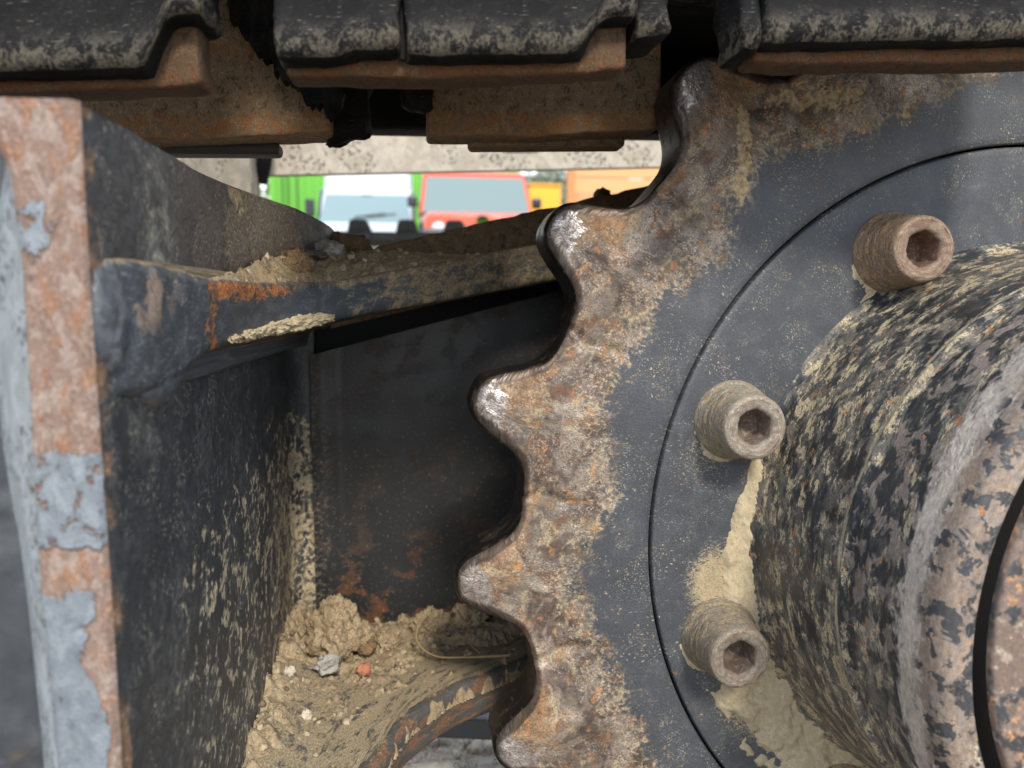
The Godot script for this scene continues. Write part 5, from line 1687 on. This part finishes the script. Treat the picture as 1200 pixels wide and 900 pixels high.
func background() -> void:
	var gy := ground_y(0, -15.0)
	# white van, its front towards us
	var white := plain(rgb(186, 191, 196), 0.3)
	white.clearcoat_enabled = true
	var dark := plain(rgb(38, 42, 46), 0.3)
	var wind := glass(rgb(128, 150, 154), 0.85)
	var hide := plain(rgb(40, 42, 46), 0.7)
	var van := car_frame("delivery_van", Vector3(-0.88, gy, -15.0), 0.0, "white high roof delivery van parked facing the machine", "van")
	put("body", loft([[-5.4, 0.93, 0.84, 0.35, 2.62], [-0.85, 0.95, 0.84, 0.35, 2.68], [-0.4, 0.95, 0.82, 0.35, 2.56], [-0.15, 0.95, 0.80, 0.35, 2.2], [-0.02, 0.95, 0.80, 0.35, 1.76]], 0.18), white, van)
	put("cab_nose", loft([[-0.3, 0.95, 0.86, 0.35, 1.9], [0.12, 0.95, 0.84, 0.34, 1.66], [0.62, 0.94, 0.84, 0.33, 1.06], [0.95, 0.91, 0.82, 0.33, 0.94], [1.12, 0.84, 0.76, 0.36, 0.84], [1.13, 0.1, 0.1, 0.5, 0.8]], 0.14), white, van)
	var ws := pane(van, "windshield", [Vector3(-0.84, 0.98, 0.73), Vector3(0.84, 0.98, 0.73), Vector3(0.76, 1.60, 0.20), Vector3(-0.76, 1.60, 0.20)], wind)
	ws.set_meta("label", "pale reflecting windshield")
	put("dash", box(Vector3(1.5, 0.2, 0.3), 0.06), hide, van, Vector3(0, 1.1, 0.42))
	put("inner_mirror", box(Vector3(0.2, 0.08, 0.03), 0.02), hide, van, Vector3(0.0, 1.56, 0.22))
	put("grille", box(Vector3(1.0, 0.16, 0.06), 0.02), dark, van, Vector3(0, 0.66, 1.12))
	put("bumper", box(Vector3(1.84, 0.24, 0.2), 0.08), plain(rgb(70, 72, 75), 0.6), van, Vector3(0, 0.45, 1.05))
	for sx in [-1, 1]:
		put("headlight", lump(Vector3(0.3, 0.26, 0.2), 2, 10, 0.02), plain(rgb(200, 206, 210), 0.1), van, Vector3(sx * 0.68, 0.86, 1.02))
		put("mirror", box(Vector3(0.18, 0.34, 0.1), 0.04), dark, van, Vector3(sx * 1.06, 1.34, 0.25))
		pane(van, "side_window", [Vector3(sx * 0.92, 1.15, 0.3 if sx > 0 else -0.6), Vector3(sx * 0.92, 1.15, -0.6 if sx > 0 else 0.3), Vector3(sx * 0.87, 1.75, -0.6 if sx > 0 else 0.0), Vector3(sx * 0.87, 1.75, 0.0 if sx > 0 else -0.6)], wind)
		var wp := put("wiper", tube([Vector3(sx * 0.1 - 0.1, 1.14, 0.64), Vector3(sx * 0.1 + 0.45, 1.22, 0.58)], [0.012, 0.012], 6), dark, van)
	wheels(van, 0.34, 0.84, [0.35, -3.6])

	# orange pickup beside it
	var orange := plain(rgb(200, 74, 26), 0.3)
	orange.clearcoat_enabled = true
	var gy2 := ground_y(0, -12.5)
	var pick := car_frame("pickup_truck", Vector3(1.0, gy2, -12.6), 0.0, "orange red pickup with an upright pale windshield beside the white van", "pickup")
	put("body", loft([[-3.4, 0.92, 0.9, 0.4, 1.05], [0.3, 0.93, 0.9, 0.4, 0.96], [1.2, 0.9, 0.84, 0.4, 0.9], [1.55, 0.86, 0.78, 0.42, 0.8], [1.56, 0.1, 0.1, 0.5, 0.8]], 0.12), orange, pick)
	put("cab", loft([[-1.5, 0.9, 0.80, 1.0, 1.60], [-1.3, 0.9, 0.82, 1.0, 1.69], [-0.1, 0.91, 0.84, 0.9, 1.71], [0.02, 0.91, 0.84, 0.9, 1.66], [0.44, 0.92, 0.9, 0.9, 0.98]], 0.08), orange, pick)
	pane(pick, "windshield", [Vector3(-0.85, 0.97, 0.46), Vector3(0.85, 0.97, 0.46), Vector3(0.78, 1.58, 0.085), Vector3(-0.78, 1.58, 0.085)], glass(rgb(122, 142, 142), 0.85))
	put("grille", box(Vector3(0.9, 0.16, 0.06), 0.02), dark, pick, Vector3(0, 0.58, 1.54))
	put("bumper", box(Vector3(1.8, 0.22, 0.2), 0.06), plain(rgb(80, 82, 84), 0.5), pick, Vector3(0, 0.5, 1.52))
	for sx in [-1, 1]:
		put("headlight", lump(Vector3(0.26, 0.22, 0.16), 4, 10, 0.02), plain(rgb(205, 210, 212), 0.1), pick, Vector3(sx * 0.64, 0.62, 1.5))
		put("mirror", box(Vector3(0.16, 0.18, 0.1), 0.04), dark, pick, Vector3(sx * 1.02, 1.18, 0.15))
		put("seat", box(Vector3(0.42, 0.5, 0.14), 0.06), dark, pick, Vector3(sx * 0.36, 1.25, -0.5))
		pane(pick, "side_window", [Vector3(sx * 0.9, 1.14, 0.2 if sx > 0 else -1.0), Vector3(sx * 0.9, 1.14, -1.0 if sx > 0 else 0.2), Vector3(sx * 0.855, 1.58, -1.0 if sx > 0 else 0.0), Vector3(sx * 0.855, 1.58, 0.0 if sx > 0 else -1.0)], wind)
	wheels(pick, 0.38, 0.82, [1.0, -2.3])

	# green container
	var green := plain(rgb(96, 170, 52), 0.55)
	var cz := -20.5
	var cy := ground_y(0, cz)
	var con := car_frame("shipping_container", Vector3(-0.4, cy, cz), 0.0, "bright green steel container standing behind the white van", "container")
	var s := Shape.new()
	var pts := PackedVector3Array(); var uvs := PackedVector2Array()
	for y in [0.12, 3.3]:
		for k in 121:
			var x := -3.0 + 6.0 * k / 120.0
			pts.append(Vector3(x, y, 1.2 + (0.035 if k % 4 < 2 else 0.0)))
			uvs.append(Vector2(x, y))
	s.grid(2, 121, pts, uvs, false)
	put("corrugated_side", s.mesh(), green, con)
	put("box_body", box(Vector3(6.0, 3.2, 2.38), 0.02), green, con, Vector3(0, 1.7, 0.0))
	for y in [0.1, 3.32]: put("side_rail", box(Vector3(6.06, 0.14, 0.12), 0.02), green, con, Vector3(0, y, 1.2))
	for x in [-3.0, 3.0]: put("corner_post", box(Vector3(0.14, 3.3, 0.14), 0.02), green, con, Vector3(x, 1.7, 1.2))
	for x in [-2.75, -2.62, -2.4]: put("lock_rod", tube([Vector3(x, 0.2, 1.27), Vector3(x, 3.2, 1.27)], [0.02, 0.02], 8), plain(rgb(60, 96, 44), 0.5), con)

	# yellow skid box, wooden hoarding, pale shed, barrels, trees
	var yb := car_frame("equipment_box", Vector3(2.42, ground_y(0, -14.4), -14.4), 0.1, "yellow metal equipment box beside the orange pickup", "box")
	put("housing", box(Vector3(0.62, 1.72, 0.6), 0.04), plain(rgb(226, 172, 46), 0.45), yb, Vector3(0, 0.86, 0))
	put("lid", box(Vector3(0.66, 0.06, 0.64), 0.02), plain(rgb(206, 150, 36), 0.45), yb, Vector3(0, 1.75, 0))
	var wb := car_frame("wooden_hoarding", Vector3(3.2, ground_y(0, -10.0), -10.0), 0.0, "tan wooden hoarding of wide horizontal boards beyond the beam", "hoarding")
	var tones := [rgb(206, 160, 112), rgb(196, 148, 98), rgb(214, 170, 122), rgb(188, 138, 92)]
	for k in 8:
		put("board", box(Vector3(2.3, 0.212, 0.04), 0.012), plain(tones[(k * 3 + k / 3) % 4], 0.8), wb, Vector3(0.02 * (k % 2), 0.12 + 0.222 * k, 0))
	for k in 3: put("post", box(Vector3(0.1, 1.95, 0.09), 0.01), plain(rgb(186, 132, 84), 0.8), wb, Vector3(-1.12 + 1.1 * k, 0.97, -0.07 if k > 0 else 0.05))
	var shed := car_frame("shed", Vector3(3.5, ground_y(0, -24.0), -24.0), 0.0, "pale grey shed far behind the yellow box", "shed")
	put("wall", box(Vector3(5.0, 3.2, 4.0), 0.03), plain(rgb(170, 176, 182), 0.8), shed, Vector3(0, 1.6, 0))
	var roof := put("roof", box(Vector3(5.4, 0.16, 4.4), 0.04), plain(rgb(120, 124, 128), 0.7), shed, Vector3(0, 3.3, 0))
	roof.rotation.x = 0.05
	for k in 2: put("window", box(Vector3(0.9, 0.9, 0.06), 0.02), dark, shed, Vector3(-1.2 + 2.2 * k, 1.7, 2.0))
	var bc := [rgb(44, 108, 190), rgb(206, 108, 52)]
	for k in 2:
		var b := car_frame("barrel", Vector3(-3.25 - 0.5 * k, ground_y(0, -18.5) + 0.88, -18.5 - 0.2 * k), 0.0, ["blue plastic barrel on the crate before the leafy shrub", "orange plastic barrel on the crate before the leafy shrub"][k], "barrel")
		var drum := put("drum", lathe([[0.002, 0.0], [0.25, 0.0], [0.28, 0.05], [0.28, 0.28], [0.295, 0.3], [0.28, 0.32], [0.28, 0.58], [0.295, 0.6], [0.28, 0.62], [0.28, 0.85], [0.25, 0.9], [0.002, 0.9]], 28), plain(bc[k], 0.4), b)
		drum.rotation.x = -PI * 0.5
	var cr := car_frame("pallet_crate", Vector3(-3.5, ground_y(0, -18.5), -18.6), 0.0, "grey wooden crate under the two barrels", "crate")
	for k in 4: put("slat", box(Vector3(1.3, 0.19, 0.9), 0.01), plain(rgb(140, 132, 120), 0.85), cr, Vector3(0, 0.11 + 0.22 * k, 0))
	tree("shrub", Vector3(-4.2, ground_y(0, -22.5), -22.8), 3.6, 1.3, 5, rgb(120, 146, 74), "light green leafy shrub left of the green container")
	tree("slender_tree", Vector3(3.15, ground_y(0, -17.0), -17.5), 3.6, 0.55, 9, rgb(138, 146, 132), "slender grey green tree before the pale shed")

func tree(called: String, at: Vector3, height: float, spread: float, seed_: int, col: Color, label: String) -> void:
	var o := base(called, at)
	tag(o, label, "shrub" if called == "shrub" else "tree")
	var r := RandomNumberGenerator.new()
	r.seed = seed_
	var bark := plain(rgb(110, 100, 90), 0.9)
	var top := Vector3(0.1, height * 0.85, 0)
	put("trunk", tube(smooth_path([Vector3.ZERO, Vector3(0.04, height * 0.3, 0.02), Vector3(-0.03, height * 0.6, 0), top], 5), _taper(16, 0.07, 0.015), 10), bark, o)
	for k in 5:
		var a := k * 1.9
		var b := Vector3(0, height * (0.3 + 0.1 * k), 0)
		put("limb", tube([b, b + Vector3(cos(a) * spread * 0.5, height * 0.1, sin(a) * spread * 0.5), b + Vector3(cos(a) * spread * 0.85, height * 0.2, sin(a) * spread * 0.85)], [0.03, 0.02, 0.008], 8), bark, o)
	var s := Shape.new()
	for k in 1800:
		var d := Vector3(r.randfn(), r.randfn(), r.randfn()).normalized() * pow(r.randf(), 0.45)
		var clump := Vector3(r.randi_range(-2, 2), r.randi_range(-2, 2), r.randi_range(-2, 2)) * 0.12
		var c := Vector3(d.x * spread, height * 0.6 + d.y * height * 0.42, d.z * spread) + clump
		var u := Vector3(r.randfn(), r.randfn(), r.randfn()).normalized() * 0.06
		var v := u.cross(Vector3(r.randfn(), r.randfn(), r.randfn())).normalized() * 0.045
		s.flat(c - u, c - v * 0.8, c + u, c + v)
	var lm := plain(col, 0.7)
	lm.backlight_enabled = true
	lm.backlight = Color(0.25, 0.3, 0.12)
	put("crown", s.mesh(), lm, o, Vector3.ZERO, true)

func _taper(n: int, a: float, b: float) -> Array:
	var out := []
	for i in n: out.append(lerpf(a, b, i / float(n - 1)))
	return out
